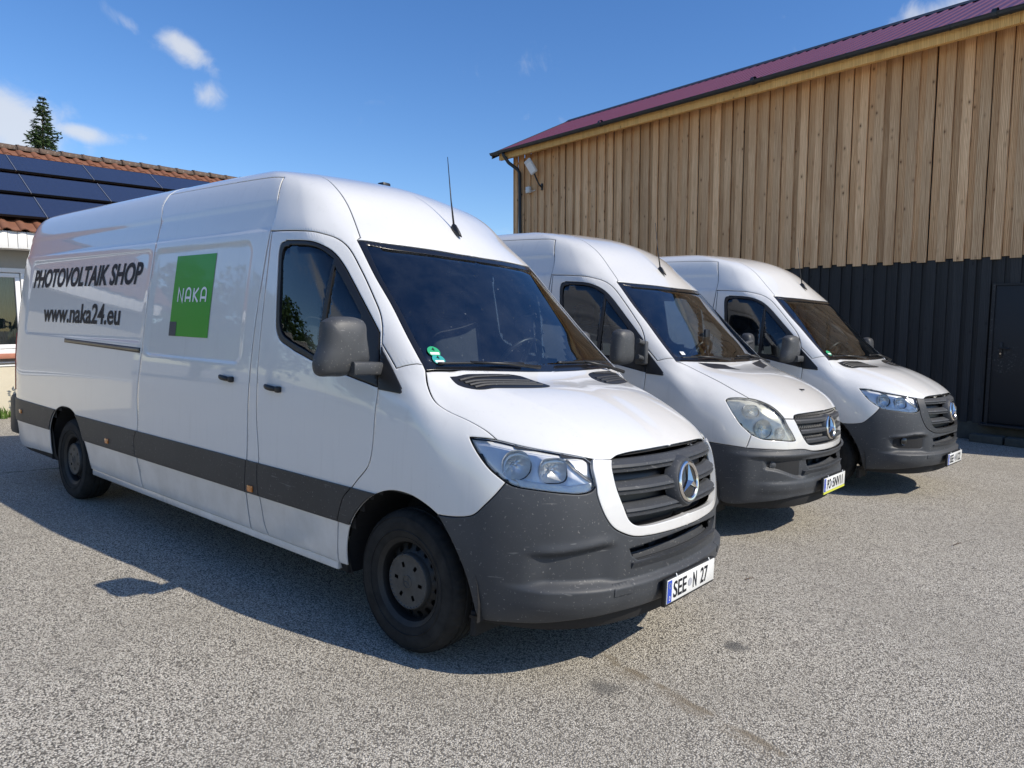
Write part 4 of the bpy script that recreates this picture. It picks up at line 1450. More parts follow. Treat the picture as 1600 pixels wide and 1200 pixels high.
WE = crv([(-.671, -.770, 2.073), (-.47, -.80, 1.865), (-.314, -.815, 1.715), (-.15, -.843, 1.55), (-.008, -.868, 1.421)])
WE2 = A_([(-.008, -.868, 1.421), (.018, -.875, 1.395)])
WTOP = crv([(-.671, -.770, 2.073), (-.611, -.63, 2.07), (-.556, -.387, 2.068), (-.524, -.099, 2.062), (-.523, 0, 2.062)])
APS = A_([(-.258, -.92, 1.513), (-.126, -.937, 1.396), (-.032, -.886, 1.424), (-.008, -.868, 1.421)])
ARR = crv(xz([(-4.755, .335), (-4.745, .48), (-4.71, .593), (-4.62, .72), (-4.48, .796), (-4.325, .815), (-4.17, .796), (-4.04, .72), (-3.935, .58), (-3.88, .44), (-3.845, .335)], -.99))


def rv(c): return A_(c)[::-1]
def cat(*cs): return np.concatenate([A_(c, float) for c in cs])


def between(c, z0, z1):
    """piece of a side seam between two heights (z0 > z1), ends interpolated"""
    c = A_(c); o = np.argsort(c[:, 2])
    f = lambda z: A_([np.interp(z, c[o, 2], c[o, k]) for k in (0, 1)] + [z])
    mid = [p for p in c if min(z0, z1) < p[2] < max(z0, z1)]
    mid.sort(key=lambda p: -p[2])
    r = [f(max(z0, z1))] + mid + [f(min(z0, z1))]
    return A_(r) if z0 > z1 else A_(r)[::-1]


def sstep(a, b, x):
    t = np.clip((x - a) / (b - a), 0, 1)
    return t * t * (3 - 2 * t)


def rbox(x, z, x0, x1, z0, z1, r):
    cx, cz, hx, hz = (x0 + x1) / 2, (z0 + z1) / 2, (x1 - x0) / 2 - r, (z1 - z0) / 2 - r
    qx, qz = np.abs(x - cx) - hx, np.abs(z - cz) - hz
    return np.hypot(np.maximum(qx, 0), np.maximum(qz, 0)) + np.minimum(np.maximum(qx, qz), 0) - r


def side_disp(P):
    x, z = P[:, 0], P[:, 2]
    d = np.zeros(len(P))
    d += -.007 * (1 - sstep(-.016, .016, rbox(x, z, -2.815, -1.50, 1.345, 2.09, .07)))
    d += -.007 * (1 - sstep(-.016, .016, rbox(x, z, -5.42, -2.87, 1.425, 2.10, .07)))
    d += -.007 * sstep(2.15, 2.168, z) + .008 * sstep(2.30, 2.345, z)
    d += .006 * np.exp(-((z - 1.22) / .03) ** 2) * (x < -.3) * .0
    return d


def hood_disp(P):
    y, x = np.abs(P[:, 1]), P[:, 0]
    e = .50 + .20 * np.clip((.85 - x) / .75, 0, 1)
    return -.012 * sstep(e - .035, e + .045, y) - .004 * np.exp(-(y / .12) ** 2) * sstep(.1, .4, x)


def bumper_disp(P):
    x, y, z = P[:, 0], np.abs(P[:, 1]), P[:, 2]
    lip = .478 + .012 * np.clip(y - .4, 0, 1)
    side = 1 - sstep(.80, .93, y)
    d = .028 * (1 - sstep(lip - .010, lip + .012, z)) * sstep(.30, .42, z) * side
    # scoop beside the lower intake with a soft upper brow
    m = sstep(.50, .62, y) * (1 - sstep(.80, .88, y))
    top = .625 + .035 * sstep(.85, .55, y)
    d += -.022 * m * sstep(lip, lip + .03, z) * (1 - sstep(top - .012, top + .010, z))
    d += .008 * np.exp(-((z - top - .02) / .02) ** 2) * m
    return d


def bumper_disp_fog(P):
    x, y, z = P[:, 0], np.abs(P[:, 1]), P[:, 2]
    d = bumper_disp(P)
    top = .668 - .22 * np.maximum(0, y - .70)
    m = sstep(.56, .64, y) * (1 - sstep(.80, .89, y)) * sstep(.530, .556, z) * (1 - sstep(top - .018, top + .006, z))
    d += .006 * np.exp(-((z - top - .012) / .010) ** 2) * sstep(.56, .64, y) * (1 - sstep(.80, .89, y))
    return d - .032 * m


def bumper_disp_old(P):
    x, y, z = P[:, 0], np.abs(P[:, 1]), P[:, 2]
    d = .020 * (1 - sstep(.70, .735, z)) * (1 - sstep(.86, .95, y))
    d += -.018 * (1 - sstep(.672, .694, z)) * (1 - sstep(.80, .90, y))
    low = .500 + .085 * sstep(.45, .80, y)
    m = (1 - sstep(.765, .80, y)) * sstep(low, low + .030, z) * (1 - sstep(.650, .676, z))
    d += -.026 * m * sstep(.36, .50, y)
    d += .012 * (1 - sstep(.47, .50, z)) * sstep(.38, .44, z) * (1 - sstep(.7, .9, y))
    return d


SURF = Surf(ROWS)
CACHE = {}


def cached(key, fn):
    if key not in CACHE: CACHE[key] = fn()
    return CACHE[key]


def rear_edge(zlo, zhi, n=24):
    v = np.linspace(0, SURF.nv - 1, 400)
    P = SURF.ev(np.full(400, .6), v)
    k = (P[:, 2] >= zlo) & (P[:, 2] <= zhi) & (P[:, 1] <= -.55)
    return P[k]


RE = rear_edge(.335, 3)
RC_R[-1] = RE[-1]

OUT = {}
OUT['cab_frame'] = cat(RJ, RB[1:], DOORTOP[1:], APS[1:], rv(WE)[1:], RC_F, )
OUT['front_door'] = cat(DOORTOP, FS[1:], rv(BP2)[:-1])
OUT['b_pillar'] = cat([(-1.318, -.906, 2.145)], BP2, rv(BP1)[:-1])
OUT['sliding_door'] = cat(RJ, RB[1:], BP1[1:], rv(SD)[:-1])
OUT['side_panel'] = cat(RC_R, rv(RE)[1:], ARR, rv(SD))
OUT['roof'] = cat(rv(RC_R)[:-1], rv(RC_F)[:-1], [RC_F[0]], WTOP, [(-.73, 0, 2.268), (-1.17, 0, 2.535), (-1.54, 0, 2.61), (-2.1, 0, 2.645), (-2.6, 0, 2.663), (-3.2, 0, 2.665), (-4.5, 0, 2.664), (-5.5, 0, 2.66), (-5.86, 0, 2.61)])


def side_strip(c_front, c_rear, z1, z0):
    return cat(between(c_front, z1, z0), between(c_rear, z0, z1))


CZ1, CZ0 = .772, .570


def arch_cut(arch, z1, z0, side):
    a = A_(arch); k = int(np.argmax(a[:, 2]))
    h = a[:k + 1] if side == 'left' else a[k:]
    return between(h, z1, z0)


STRIPS = {
    'fender': lambda: cat(arch_cut(ARF_R, CZ1, CZ0, 'left'), between(FS, CZ0, CZ1)),
    'front_door': lambda: side_strip(FS, BP2, CZ1, CZ0),
    'b_pillar': lambda: side_strip(BP2, BP1, CZ1, CZ0),
    'sliding_door': lambda: side_strip(BP1, SD, CZ1, CZ0),
    'side_panel_front': lambda: cat(between(SD, CZ1, CZ0), arch_cut(ARR, CZ0, CZ1, 'right')),
    'side_panel_rear': lambda: cat(arch_cut(ARR, CZ1, CZ0, 'left'), xz([(-5.70, CZ0), (-5.70, CZ1 + .012)], -.96)),
}
WIN_OUT = crv(xz([(-1.146, 2.076), (-.936, 2.064), (-.832, 2.046), (-.736, 2.013), (-.652, 1.95), (-.48, 1.766), (-.292, 1.563)], -.9))
WIN_B = cat(WIN_OUT, xz([(-.264, 1.505), (-.240, 1.41), (-.214, 1.292), (-.45, 1.335), (-.706, 1.385), (-.93, 1.445)], -.95), crv(xz([(-.993, 1.466), (-1.088, 1.505), (-1.132, 1.561), (-1.150, 1.65), (-1.177, 1.858), (-1.195, 2.032), (-1.184, 2.066), (-1.146, 2.076)], -.95)))
GLASS_M = cat(crv(xz([(-1.10, 2.046), (-.93, 2.036), (-.83, 2.016), (-.722, 1.968)], -.9)), xz([(-.722, 1.425)], -.97), crv(xz([(-.975, 1.497), (-1.060, 1.535), (-1.098, 1.585), (-1.115, 1.66), (-1.142, 1.858), (-1.158, 2.01), (-1.145, 2.04), (-1.10, 2.046)], -.95)))
GLASS_Q = xz([(-.685, 1.935), (-.62, 1.865), (-.50, 1.735), (-.435, 1.662), (-.435, 1.378), (-.685, 1.425)], -.94)
TRI = cat(xz([(-.252, 1.505), (-.150, 1.405), (-.048, 1.300)], -.95), crv(xz([(-.048, 1.300), (-.040, 1.285), (-.052, 1.275)], -.97)), xz([(-.205, 1.283), (-.230, 1.40)], -.97))
PLACE_STRIP = {'fender': 'fender', 'front_door': 'front_door', 'b_pillar': 'b_pillar', 'sliding_door': 'sliding_door', 'side_panel_front': 'side_panel', 'side_panel_rear': 'side_panel'}

# ---- outlines that differ between the two generations of van
NEW = dict(
    hood=cat(HE, HF1[1:], HF2[1:], [(.73, 0, 1.18), (.47, 0, 1.30)], rv(WBASE)[:-1]),
    fender=cat(APS, WE2[1:], HE[1:], HL_TIP[1:], HLS[1:], rv(BT)[1:], rv(ARF_R)[1:], rv(FS)[:-1]),
    lamp=cat(HF1[:-1][HF1[:-1][:, 1] < -.612], rv(HLI)[2:], rv(HLB)[1:], rv(HLS)[1:], rv(HL_TIP)[1:-1]),
    surround=cat([(.816, -.590, 1.040)], [(.86, -.495, 1.031)], GI[1:], rv(GO), HLI[1:-1]),
    bumper=cat(BT, HLB[1:], GO[1:], [(1.008, 0, .655), (1.0, -.16, .648), (.985, -.30, .642), (.955, -.455, .632), (.962, -.440, .60), (.972, -.40, .572), (1.0, -.20, .568), (1.015, 0, .568)], rv(BB), rv(ARF_F)[1:-1]),
    grille=cat([(.86, -.495, 1.031)], GI[1:], rv(HF2)[:-1]),
    intake=[(1.008, 0, .655), (1.0, -.16, .648), (.985, -.30, .642), (.955, -.455, .632), (.962, -.440, .60), (.972, -.40, .572), (1.0, -.20, .568), (1.015, 0, .568)],
    vent=crv([(.086, -.770, 1.375), (.110, -.60, 1.372), (.150, -.36, 1.365), (.185, -.305, 1.358), (.325, -.272, 1.324), (.345, -.33, 1.318), (.30, -.52, 1.318), (.218, -.715, 1.322), (.150, -.775, 1.345), (.086, -.770, 1.375)], 4)[:-1],
)
# older van
oHE = crv([(.018, -.865, 1.398), (.11, -.800, 1.345), (.321, -.775, 1.265), (.475, -.768, 1.194), (.60, -.745, 1.135)])
oTIP = crv([(.60, -.745, 1.135), (.52, -.815, 1.137), (.479, -.855, 1.128), (.467, -.872, 1.112)])
oTOP = crv([(.60, -.745, 1.135), (.651, -.705, 1.122), (.725, -.661, 1.091), (.781, -.635, 1.053), (.827, -.614, 1.003), (.842, -.606, .982)])
oIN = crv([(.842, -.606, .982), (.861, -.596, .938), (.896, -.558, .862), (.913, -.534, .812)])
oBOT = crv([(.913, -.534, .812), (.904, -.557, .808), (.839, -.685, .818), (.765, -.783, .826), (.723, -.821, .841), (.681, -.848, .862)])
oSIDE = crv([(.681, -.848, .862), (.607, -.88, .933), (.541, -.889, 1.017), (.485, -.881, 1.092), (.467, -.872, 1.112)])
oHF = A_([(.842, -.606, .982), (.875, -.520, .976)])
oGT = crv([(.875, -.515, .978), (.873, -.500, 1.0), (.885, -.45, 1.011), (.904, -.383, 1.016), (.937, -.113, 1.020), (.94, 0, 1.020)])
oGI = crv([(.875, -.515, .978), (.895, -.510, .96), (.917, -.486, .898), (.943, -.445, .826), (.961, -.395, .777), (.971, -.352, .766), (.991, -.223, .760), (1.005, -.05, .759), (1.005, 0, .759)])
oBT = crv([(.253, -.991, .782), (.423, -.964, .777), (.578, -.92, .766), (.663, -.875, .757), (.741, -.816, .753), (.869, -.652, .744), (.945, -.455, .739), (.975, -.325, .716), (1.001, -.124, .708), (1.007, 0, .708)])
oARF_R = crv(xz([(-.425, .335), (-.418, .454), (-.387, .553), (-.316, .66), (-.213, .747), (-.075, .803), (.08, .812), (.19, .80), (.253, .782)], -.99))
oARF_F = crv([(.253, -.991, .782), (.338, -.98, .68), (.410, -.964, .52), (.447, -.947, .40), (.464, -.933, .34)])
oBB = crv([(.464, -.933, .34), (.51, -.911, .312), (.655, -.845, .315), (.787, -.748, .330), (.899, -.609, .350), (.965, -.448, .36), (1.007, -.234, .36), (1.02, 0, .36)])
oSE = A_([(.681, -.848, .862), (.66, -.877, .757)])
_oi = A_([(1.012, 0, .650), (1.004, -.119, .650), (.985, -.30, .652), (.962, -.415, .653), (.968, -.405, .61), (.978, -.375, .578), (1.0, -.20, .574), (1.016, 0, .574)])


def cut_at_y(c, y, keep):
    c = A_(c)
    return c[c[:, 1] > y] if keep == 'inner' else c[c[:, 1] <= y]


OLD = dict(
    hood=cat(oHE, oTOP[1:], oHF[1:], oGT[1:], [(.72, 0, 1.18), (.47, 0, 1.30)], rv(WBASE)[:-1]),
    fender=cat(APS, WE2[1:], oHE[1:], oTIP[1:], rv(oSIDE)[1:], oSE[1:], rv(cut_at_y(oBT, -.878, 'outer')), rv(oARF_R)[1:], rv(FS)[:-1]),
    lamp=cat(oTOP, oIN[1:], oBOT[1:], oSIDE[1:], rv(oTIP)[1:-1]),
    surround=cat(oHF, oGI[1:], rv(cut_at_y(oBT, -.878, 'inner')), rv(oSE), rv(oBOT)[1:], rv(oIN)[1:-1]),
    bumper=cat(oBT, _oi, rv(oBB), rv(oARF_F)[1:-1]),
    grille=cat(oGI, rv(oGT)[:-1]),
    intake=_oi,
    vent=A_([(.088, -.640, 1.378), (.150, -.36, 1.368), (.168, -.285, 1.36), (.300, -.250, 1.333), (.262, -.36, 1.337), (.205, -.56, 1.340)]),
)
WS_OUT = cat(WTOP, rv(WBASE), rv(WE2)[1:], rv(WE)[1:-1])


def inset_poly(P, d):
    """shrink a skin outline by d metres (used for glass inside its seal)"""
    P = resample(P, .03)
    uv = SURF.uvof(P)
    N = SURF.nrm(uv[:, 0], uv[:, 1])
    T = np.roll(P, -1, 0) - np.roll(P, 1, 0); T /= np.linalg.norm(T, axis=1)[:, None]
    area = .5 * np.sum(uv[:, 0] * np.roll(uv[:, 1], -1) - uv[:, 1] * np.roll(uv[:, 0], -1))
    inw = np.cross(N, T) * (1 if area > 0 else -1)
    Q = P + inw * d
    c = np.abs(P[:, 1]) < 1e-4
    Q[c] = P[c]
    Q[c, 2] += np.where(P[c, 2] > 1.7, -d * .75, d * .75) * 0
    return Q


# ------------------------------------------------------------------ van parts
WS_IN = cat(crv([(-.49, 0, 2.035), (-.492, -.1, 2.035), (-.52, -.38, 2.038), (-.575, -.62, 2.038), (-.632, -.735, 2.04)]),
            crv([(-.632, -.735, 2.04), (-.45, -.772, 1.86), (-.295, -.785, 1.71), (-.13, -.812, 1.55), (-.01, -.832, 1.443)])[1:],
            crv([(-.01, -.832, 1.443), (.045, -.60, 1.432), (.08, -.27, 1.430), (.095, 0, 1.430)])[1:])
WS_SEAL = cat(rv(WTOP), WE[1:], WE2[1:], WBASE[1:], rv(WS_IN))


def x_at(y, z, x0=.95):
    P = np.stack([np.full(len(y), x0), -np.abs(y), np.broadcast_to(z, (len(y),))], 1).astype(float)
    for _ in range(4):
        for k in range(len(P)):
            P[k, 0] = SURF.bvh.find_nearest(Vector(P[k]))[0][0]
    return P[:, 0]


def skin_strip(name, pts, off, mat, parent, **kw):
    pass


def text_mesh(name, body, mat, height, width=None, shear=0.0, bold=0.0, spacing=1.0):
    """flat filled text; cap height -> height, total width -> width; returns verts (x, y) and faces"""
    cu = bpy.data.curves.new('lettering', 'FONT')
    cu.body = body
    cu.shear = shear
    cu.offset = bold
    cu.space_character = spacing
    cu.resolution_u = 6
    o = bpy.data.objects.new('lettering_tmp', cu)
    COL.objects.link(o)
    dg = bpy.context.evaluated_depsgraph_get()
    me = bpy.data.meshes.new_from_object(o.evaluated_get(dg))
    V = np.array([v.co[:2] for v in me.vertices]); F = [tuple(p.vertices) for p in me.polygons]
    bpy.data.objects.remove(o); bpy.data.curves.remove(cu); bpy.data.meshes.remove(me)
    V = V - [V[:, 0].min(), 0]
    return V, F


def fit_text(V, x0, x1, capref, h):
    """scale to span x0..x1; capref = glyph cap height in font units"""
    V = V.copy()
    V[:, 0] = x0 + V[:, 0] / V[:, 0].max() * (x1 - x0)
    V[:, 1] = V[:, 1] / capref * h
    return V


CAP = None


def cap_units():
    global CAP
    if CAP is None:
        V, F = text_mesh('cap', 'H', 'ink_black', 1)
        CAP = V[:, 1].max()
    return CAP


def side_graphic(name, V, F, mat, parent, lift=.0035):
    """flat (x, z) artwork laid on the right-hand side skin, following its stampings"""
    P = SURF.y_at(V[:, 0], V[:, 1])
    uv = SURF.uvof(P)
    N = SURF.nrm(uv[:, 0], uv[:, 1])
    Q = P + N * (side_disp(P) + lift)[:, None]
    me = new_mesh(name, Q, F, mat)
    bm = bmesh.new(); bm.from_mesh(me)
    for f in bm.faces:
        f.normal_update()
        if f.normal.y > 0: f.normal_flip()
    bm.to_mesh(me); bm.free()
    return link(name, me, parent)


def ribbon(pts, w, closed=False):
    """2-D stroke of width w as quads"""
    P = A_(pts, float); n = len(P)
    L, R = [], []
    for i in range(n):
        a = P[i - 1] if (i > 0 or closed) else P[i]
        b = P[(i + 1) % n] if (i < n - 1 or closed) else P[i]
        t1 = P[i] - a; t2 = b - P[i]
        t1 = t1 / max(np.linalg.norm(t1), 1e-9) if np.linalg.norm(t1) > 1e-9 else t2 / np.linalg.norm(t2)
        t2 = t2 / max(np.linalg.norm(t2), 1e-9) if np.linalg.norm(t2) > 1e-9 else t1
        m = t1 + t2; m /= max(np.linalg.norm(m), 1e-9)
        nn = A_([-m[1], m[0]]); k = 1 / max(.5, abs(nn @ A_([-t1[1], t1[0]])))
        L.append(P[i] + nn * w / 2 * k); R.append(P[i] - nn * w / 2 * k)
    V = L + R
    F = [(i, i + 1, n + i + 1, n + i) for i in range(n - 1)]
    return A_(V), F


def merge2(parts):
    V = []; F = []
    for v, f in parts:
        k = len(V); V += [tuple(p) for p in v]; F += [tuple(i + k for i in q) for q in f]
    return A_(V), F


def arc2(cx, cy, r, a0, a1, n=10, ry=None):
    return [(cx + r * math.cos(a), cy + (ry or r) * math.sin(a)) for a in np.linspace(a0, a1, n)]


def disc2(cx, cy, r, n=28):
    return A_([(cx + r * math.cos(a), cy + r * math.sin(a)) for a in np.linspace(0, 2 * math.pi, n, endpoint=False)]), [tuple(range(n))]


def grid2(x0, x1, y0, y1, nx, ny):
    V = A_([(x0 + (x1 - x0) * i / nx, y0 + (y1 - y0) * j / ny) for j in range(ny + 1) for i in range(nx + 1)])
    F = [(j * (nx + 1) + i, j * (nx + 1) + i + 1, (j + 1) * (nx + 1) + i + 1, (j + 1) * (nx + 1) + i) for j in range(ny) for i in range(nx)]
    return V, F


# ---- wheel
def wheel_meshes():
    w = {}
    seg = 144
    prof = [(.205, -.088), (.222, -.103), (.236, -.109), (.262, -.116), (.290, -.1185), (.312, -.115), (.330, -.107), (.341, -.097), (.348, -.086),
            (.3525, -.070), (.354, -.052), (.347, -.050), (.347, -.043), (.355, -.041), (.356, -.012), (.348, -.010), (.348, -.003), (.356, -.001),
            (.356, .030), (.348, .032), (.348, .039), (.355, .041), (.354, .052), (.3525, .070), (.348, .086), (.330, .107), (.290, .1185), (.236, .109), (.205, .09)]
    blk = {7, 8, 9, 10, 22, 23, 24}
    m = MB().lathe(prof, seg, mod=lambda i, j: (-.0055 if (i in blk and j % 3 == 0) else 0))
    for r0 in (.252, .318):      # moulded rings on the sidewall
        m.lathe([(r0, -.1125 if r0 < .3 else -.110), (r0 + .003, -.1195 if r0 < .3 else -.1165), (r0 + .008, -.1165 if r0 < .3 else -.1125)], 96)
    w['tyre'] = m.mesh('tyre', 'rubber', angle=40)
    # pressed steel wheel with a ring of round holes
    nh = 16
    loops = [[(.192 * math.cos(a), .192 * math.sin(a)) for a in np.linspace(0, 2 * math.pi, 96, endpoint=False)]]
    for k in range(nh):
        a = 2 * math.pi * (k + .5) / nh
        loops.append([(.168 * math.cos(a) + .0175 * math.cos(b), .168 * math.sin(a) + .0175 * math.sin(b)) for b in np.linspace(0, 2 * math.pi, 14, endpoint=False)])
    ring = [(r * math.cos(a), r * math.sin(a)) for r in (.03, .07, .10, .125, .14, .148) for a in np.linspace(0, 2 * math.pi, 48, endpoint=False)]
    V, F = cdt_fill(loops, ring)
    r = np.hypot(V[:, 0], V[:, 1])
    yy = np.interp(r, [0, .10, .125, .14, .148, .152, .185, .192], [-.050, -.050, -.062, -.066, -.062, -.054, -.038, -.034])
    m = MB()
    m.add([(V[i, 0], yy[i], V[i, 1]) for i in range(len(V))], [tuple(f) for f in F])
    m.lathe([(.192, -.034), (.190, -.070), (.196, -.088), (.208, -.096), (.219, -.103), (.221, -.098), (.214, -.090)], 96)
    m.lathe([(.19, -.034), (.178, -.02), (.176, .08)], 48)
    w['wheel'] = m.mesh('wheel', 'steel_wheel', angle=35)
    # backing that closes the holes (brake drum)
    m = MB().lathe([(0, -.012), (.175, -.012), (.185, .06)], 40)
    w['brake_drum'] = m.mesh('brake_drum', 'shell_dark', True)
    # hub cover
    m = MB()
    loops = [[(.134 * math.cos(a), .134 * math.sin(a)) for a in np.linspace(0, 2 * math.pi, 72, endpoint=False)]]
    for k in range(6):
        a = 2 * math.pi * k / 6 + .26
        c, s = math.cos(a), math.sin(a)
        loops.append([(c * u - s * v, s * u + c * v) for u, v in ((.072, -.009), (.098, -.009), (.098, .009), (.072, .009))])
    ring = [(r * math.cos(a), r * math.sin(a)) for r in (.02, .038, .05, .11, .122, .128) for a in np.linspace(0, 2 * math.pi, 36, endpoint=False)]
    V, F = cdt_fill(loops, ring)
    r = np.hypot(V[:, 0], V[:, 1])
    yy = np.interp(r, [0, .038, .042, .11, .122, .128, .134], [-.098, -.098, -.094, -.092, -.093, -.099, -.097])
    m.add([(V[i, 0], yy[i], V[i, 1]) for i in range(len(V))], [tuple(f) for f in F])
    m.lathe([(.134, -.097), (.138, -.09), (.139, -.055)], 72)
    star = star_mb(.030, .004, .003)
    m.add([(-p[1], -.0985 - p[0], p[2]) for p in star.v], star.f)
    w['hub_cover'] = m.mesh('hub_cover', 'hub_grey', angle=30)
    return w


def star_mb(R, h, ring_r, disc=False):
    """three-pointed star in a ring, facing +x, centred on the origin"""
    m = MB()
    if ring_r > 0:
        prof = [(R + ring_r * math.cos(a), ring_r * .8 * math.sin(a)) for a in np.linspace(0, 2 * math.pi, 10)]
        m.lathe(prof, 56, axis='x')
    c = (h * 1.25, 0, 0)
    for k in range(3):
        a = math.pi / 2 + k * 2 * math.pi / 3
        T = (h * .35, R * .985 * math.cos(a), R * .985 * math.sin(a))
        s1 = (h * .15, R * .17 * math.cos(a + math.pi / 3), R * .17 * math.sin(a + math.pi / 3))
        s2 = (h * .15, R * .17 * math.cos(a - math.pi / 3), R * .17 * math.sin(a - math.pi / 3))
        m.add([T, c, s1], [(0, 1, 2)])
        m.add([T, s2, c], [(0, 1, 2)])
    return m


def add_wheels(root):
    w = cached('wheel', wheel_meshes)
    for x in (0.0, -4.325):
        for sgn in (1, -1):
            o = link('wheel', w['wheel'], root, loc=(x, -.838 * sgn, .353), rot=(0, random.uniform(0, 1), 0 if sgn > 0 else math.pi))
            for k in ('tyre', 'hub_cover', 'brake_drum'):
                link(k, w[k], o)


# ---- exterior mirror (right-hand, mirrored for the left)
def mirror_meshes(old):
    out = {}
    if not old:
        ol = crv([(0, -1.249, 1.610), (0, -1.210, 1.632), (0, -1.147, 1.639), (0, -1.076, 1.635), (0, -1.042, 1.619), (0, -1.028, 1.539), (0, -1.014, 1.473), (0, -1.012, 1.422), (0, -1.074, 1.381), (0, -1.142, 1.352), (0, -1.206, 1.350), (0, -1.268, 1.354), (0, -1.285, 1.392), (0, -1.281, 1.435), (0, -1.260, 1.494), (0, -1.249, 1.610)], 4)[:-1]
    else:
        ol = crv([(0, -1.275, 1.625), (0, -1.24, 1.648), (0, -1.18, 1.650), (0, -1.12, 1.645), (0, -1.092, 1.62), (0, -1.085, 1.50), (0, -1.082, 1.40), (0, -1.10, 1.372), (0, -1.18, 1.362), (0, -1.26, 1.362), (0, -1.295, 1.385), (0, -1.300, 1.45), (0, -1.292, 1.55), (0, -1.275, 1.625)], 4)[:-1]
    c = ol.mean(0)
    rings = []
    for s, x in ((.90, -.315), (.97, -.310), (1.0, -.290), (1.0, -.268), (.97, -.246), (.91, -.228), (.77, -.214), (.48, -.206), (.15, -.204)):
        q = c + (ol - c) * s
        q[:, 0] = x
        # housing sweeps back towards its outer end
        q[:, 0] += -.035 * np.clip((-1.02 - q[:, 1]) / .27, 0, 1) ** 2 * (1 if x > -.28 else .6)
        rings.append(q)
    m = MB().loft(rings, True, True, True)
    out['mirror'] = m.mesh('mirror', 'plastic_mirror', angle=50)
    m = MB()
    q = c + (ol - c) * .88
    m.loft([q * [0, 1, 1] + [-.320, 0, 0], (c + (ol - c) * .5) * [0, 1, 1] + [-.3205, 0, 0]], True, False, True)
    out['mirror_glass'] = m.mesh('mirror_glass', 'chrome')
    m = MB()
    if not old:
        a = crv([(-.225, -1.14, 1.392), (-.222, -1.08, 1.392), (-.228, -1.01, 1.390), (-.245, -.945, 1.387)], 5)
        rings = []
        for i, p in enumerate(a):
            h = .034; d = .036
            rings.append([(p[0] + d * math.copysign(abs(math.cos(t)) ** .4, math.cos(t)), p[1], p[2] + h * math.copysign(abs(math.sin(t)) ** .4, math.sin(t))) for t in np.linspace(0, 2 * math.pi, 16, endpoint=False)])
        m.loft(rings, True, True, True)
    else:
        for z in (1.43, 1.56):
            m.tube([(-.20, -1.09, z), (-.21, -1.02, z - .01), (-.22, -.94, z - .03)], [.022, .020, .026], 10)
        m.box((-.235, -.965, 1.46), (.11, .05, .20), bev=.015)
    out['mirror_arm'] = m.mesh('mirror_arm', 'plastic_mirror', angle=50)
    return out


def flip_mesh(me, name):
    c = me.copy(); c.name = name
    c.transform(Matrix.Diagonal((1, -1, 1, 1)))
    c.flip_normals()
    return c


def both(name, me, root, parent_r=None, parent_l=None):
    """right part and its mirrored left twin"""
    r = link(name, me, parent_r or root)
    l = link(name, cached(('flip', me.name), lambda: flip_mesh(me, me.name)), parent_l or root)
    return r, l


def lr_panel(key, name, mat, root, build, parent_r=None, parent_l=None):
    def mk():
        t = build()
        return pmesh(name, t, mat), pmesh(name, mirrored(*t), mat)
    r, l = cached(key, mk)
    return link(name, r, parent_r or root), link(name, l, parent_l or root)


def c_panel(key, name, mat, root, build):
    return link(name, cached(key, lambda: pmesh(name, joined(*build()), mat)), root)


def shell_mesh(kind, O):
    G = SURF.G; nv, nu, _ = G.shape
    uu, vv = np.meshgrid(np.arange(nu, dtype=float), np.arange(nv, dtype=float))
    N = SURF.nrm(uu.ravel(), vv.ravel())
    P = G.reshape(-1, 3) - N * .020
    P[np.abs(G.reshape(-1, 3)[:, 1]) < 1e-6, 1] = 0
    cu, cv = np.meshgrid(np.arange(nu - 1) + .5, np.arange(nv - 1) + .5)
    cc = np.stack([cu.ravel(), cv.ravel()], 1)
    kill = np.zeros(len(cc), bool)
    polys = [cat(WTOP, rv(WBASE), rv(WE2)[1:], rv(WE)[1:-1]), GLASS_M, GLASS_Q, O['grille'], O['lamp'], O['intake'],
             cat(ARR, xz([(-3.845, .25), (-4.755, .25)], -.94)), cat(ARF_R, ARF_F[1:], [(.456, -.92, .27), (-.425, -.94, .27)])]
    for p in polys:
        uv = SURF.uvof(resample(p, .03))
        kill |= inside(uv, cc)
    idx = np.where(~kill)[0]
    F = []
    for k in idx:
        a, b = divmod(int(k), nu - 1)
        F.append((a * nu + b, a * nu + b + 1, (a + 1) * nu + b + 1, (a + 1) * nu + b))
    n = len(P)
    m = MB().add(P, F).add(P * [1, -1, 1], F)
    # wheel wells
    for x in (.02, -4.325):
        for s in (1, -1):
            arc = [(x + .47 * math.cos(t), .36 + .47 * math.sin(t)) for t in np.linspace(-.15, math.pi + .15, 20)]
            m.loft([[(a, s * .955, b) for a, b in arc], [(a, s * .60, b) for a, b in arc]], False)
            m.add([(a, s * .60, b) for a, b in arc], [tuple(range(20))])
    # underfloor and rear closing
    m.box((-2.3, 0, .43), (3.1, 1.84, .10))
    m.box((-5.25, 0, .45), (.95, 1.80, .10))
    m.box((-2.4, 0, .52), (6.4, 1.15, .10))
    m.box((.55, 0, .40), (.55, 1.1, .06))
    m.box((.52, 0, .72), (.06, 1.3, .62))
    me = m.mesh('inner_shell', 'shell_dark')
    return me


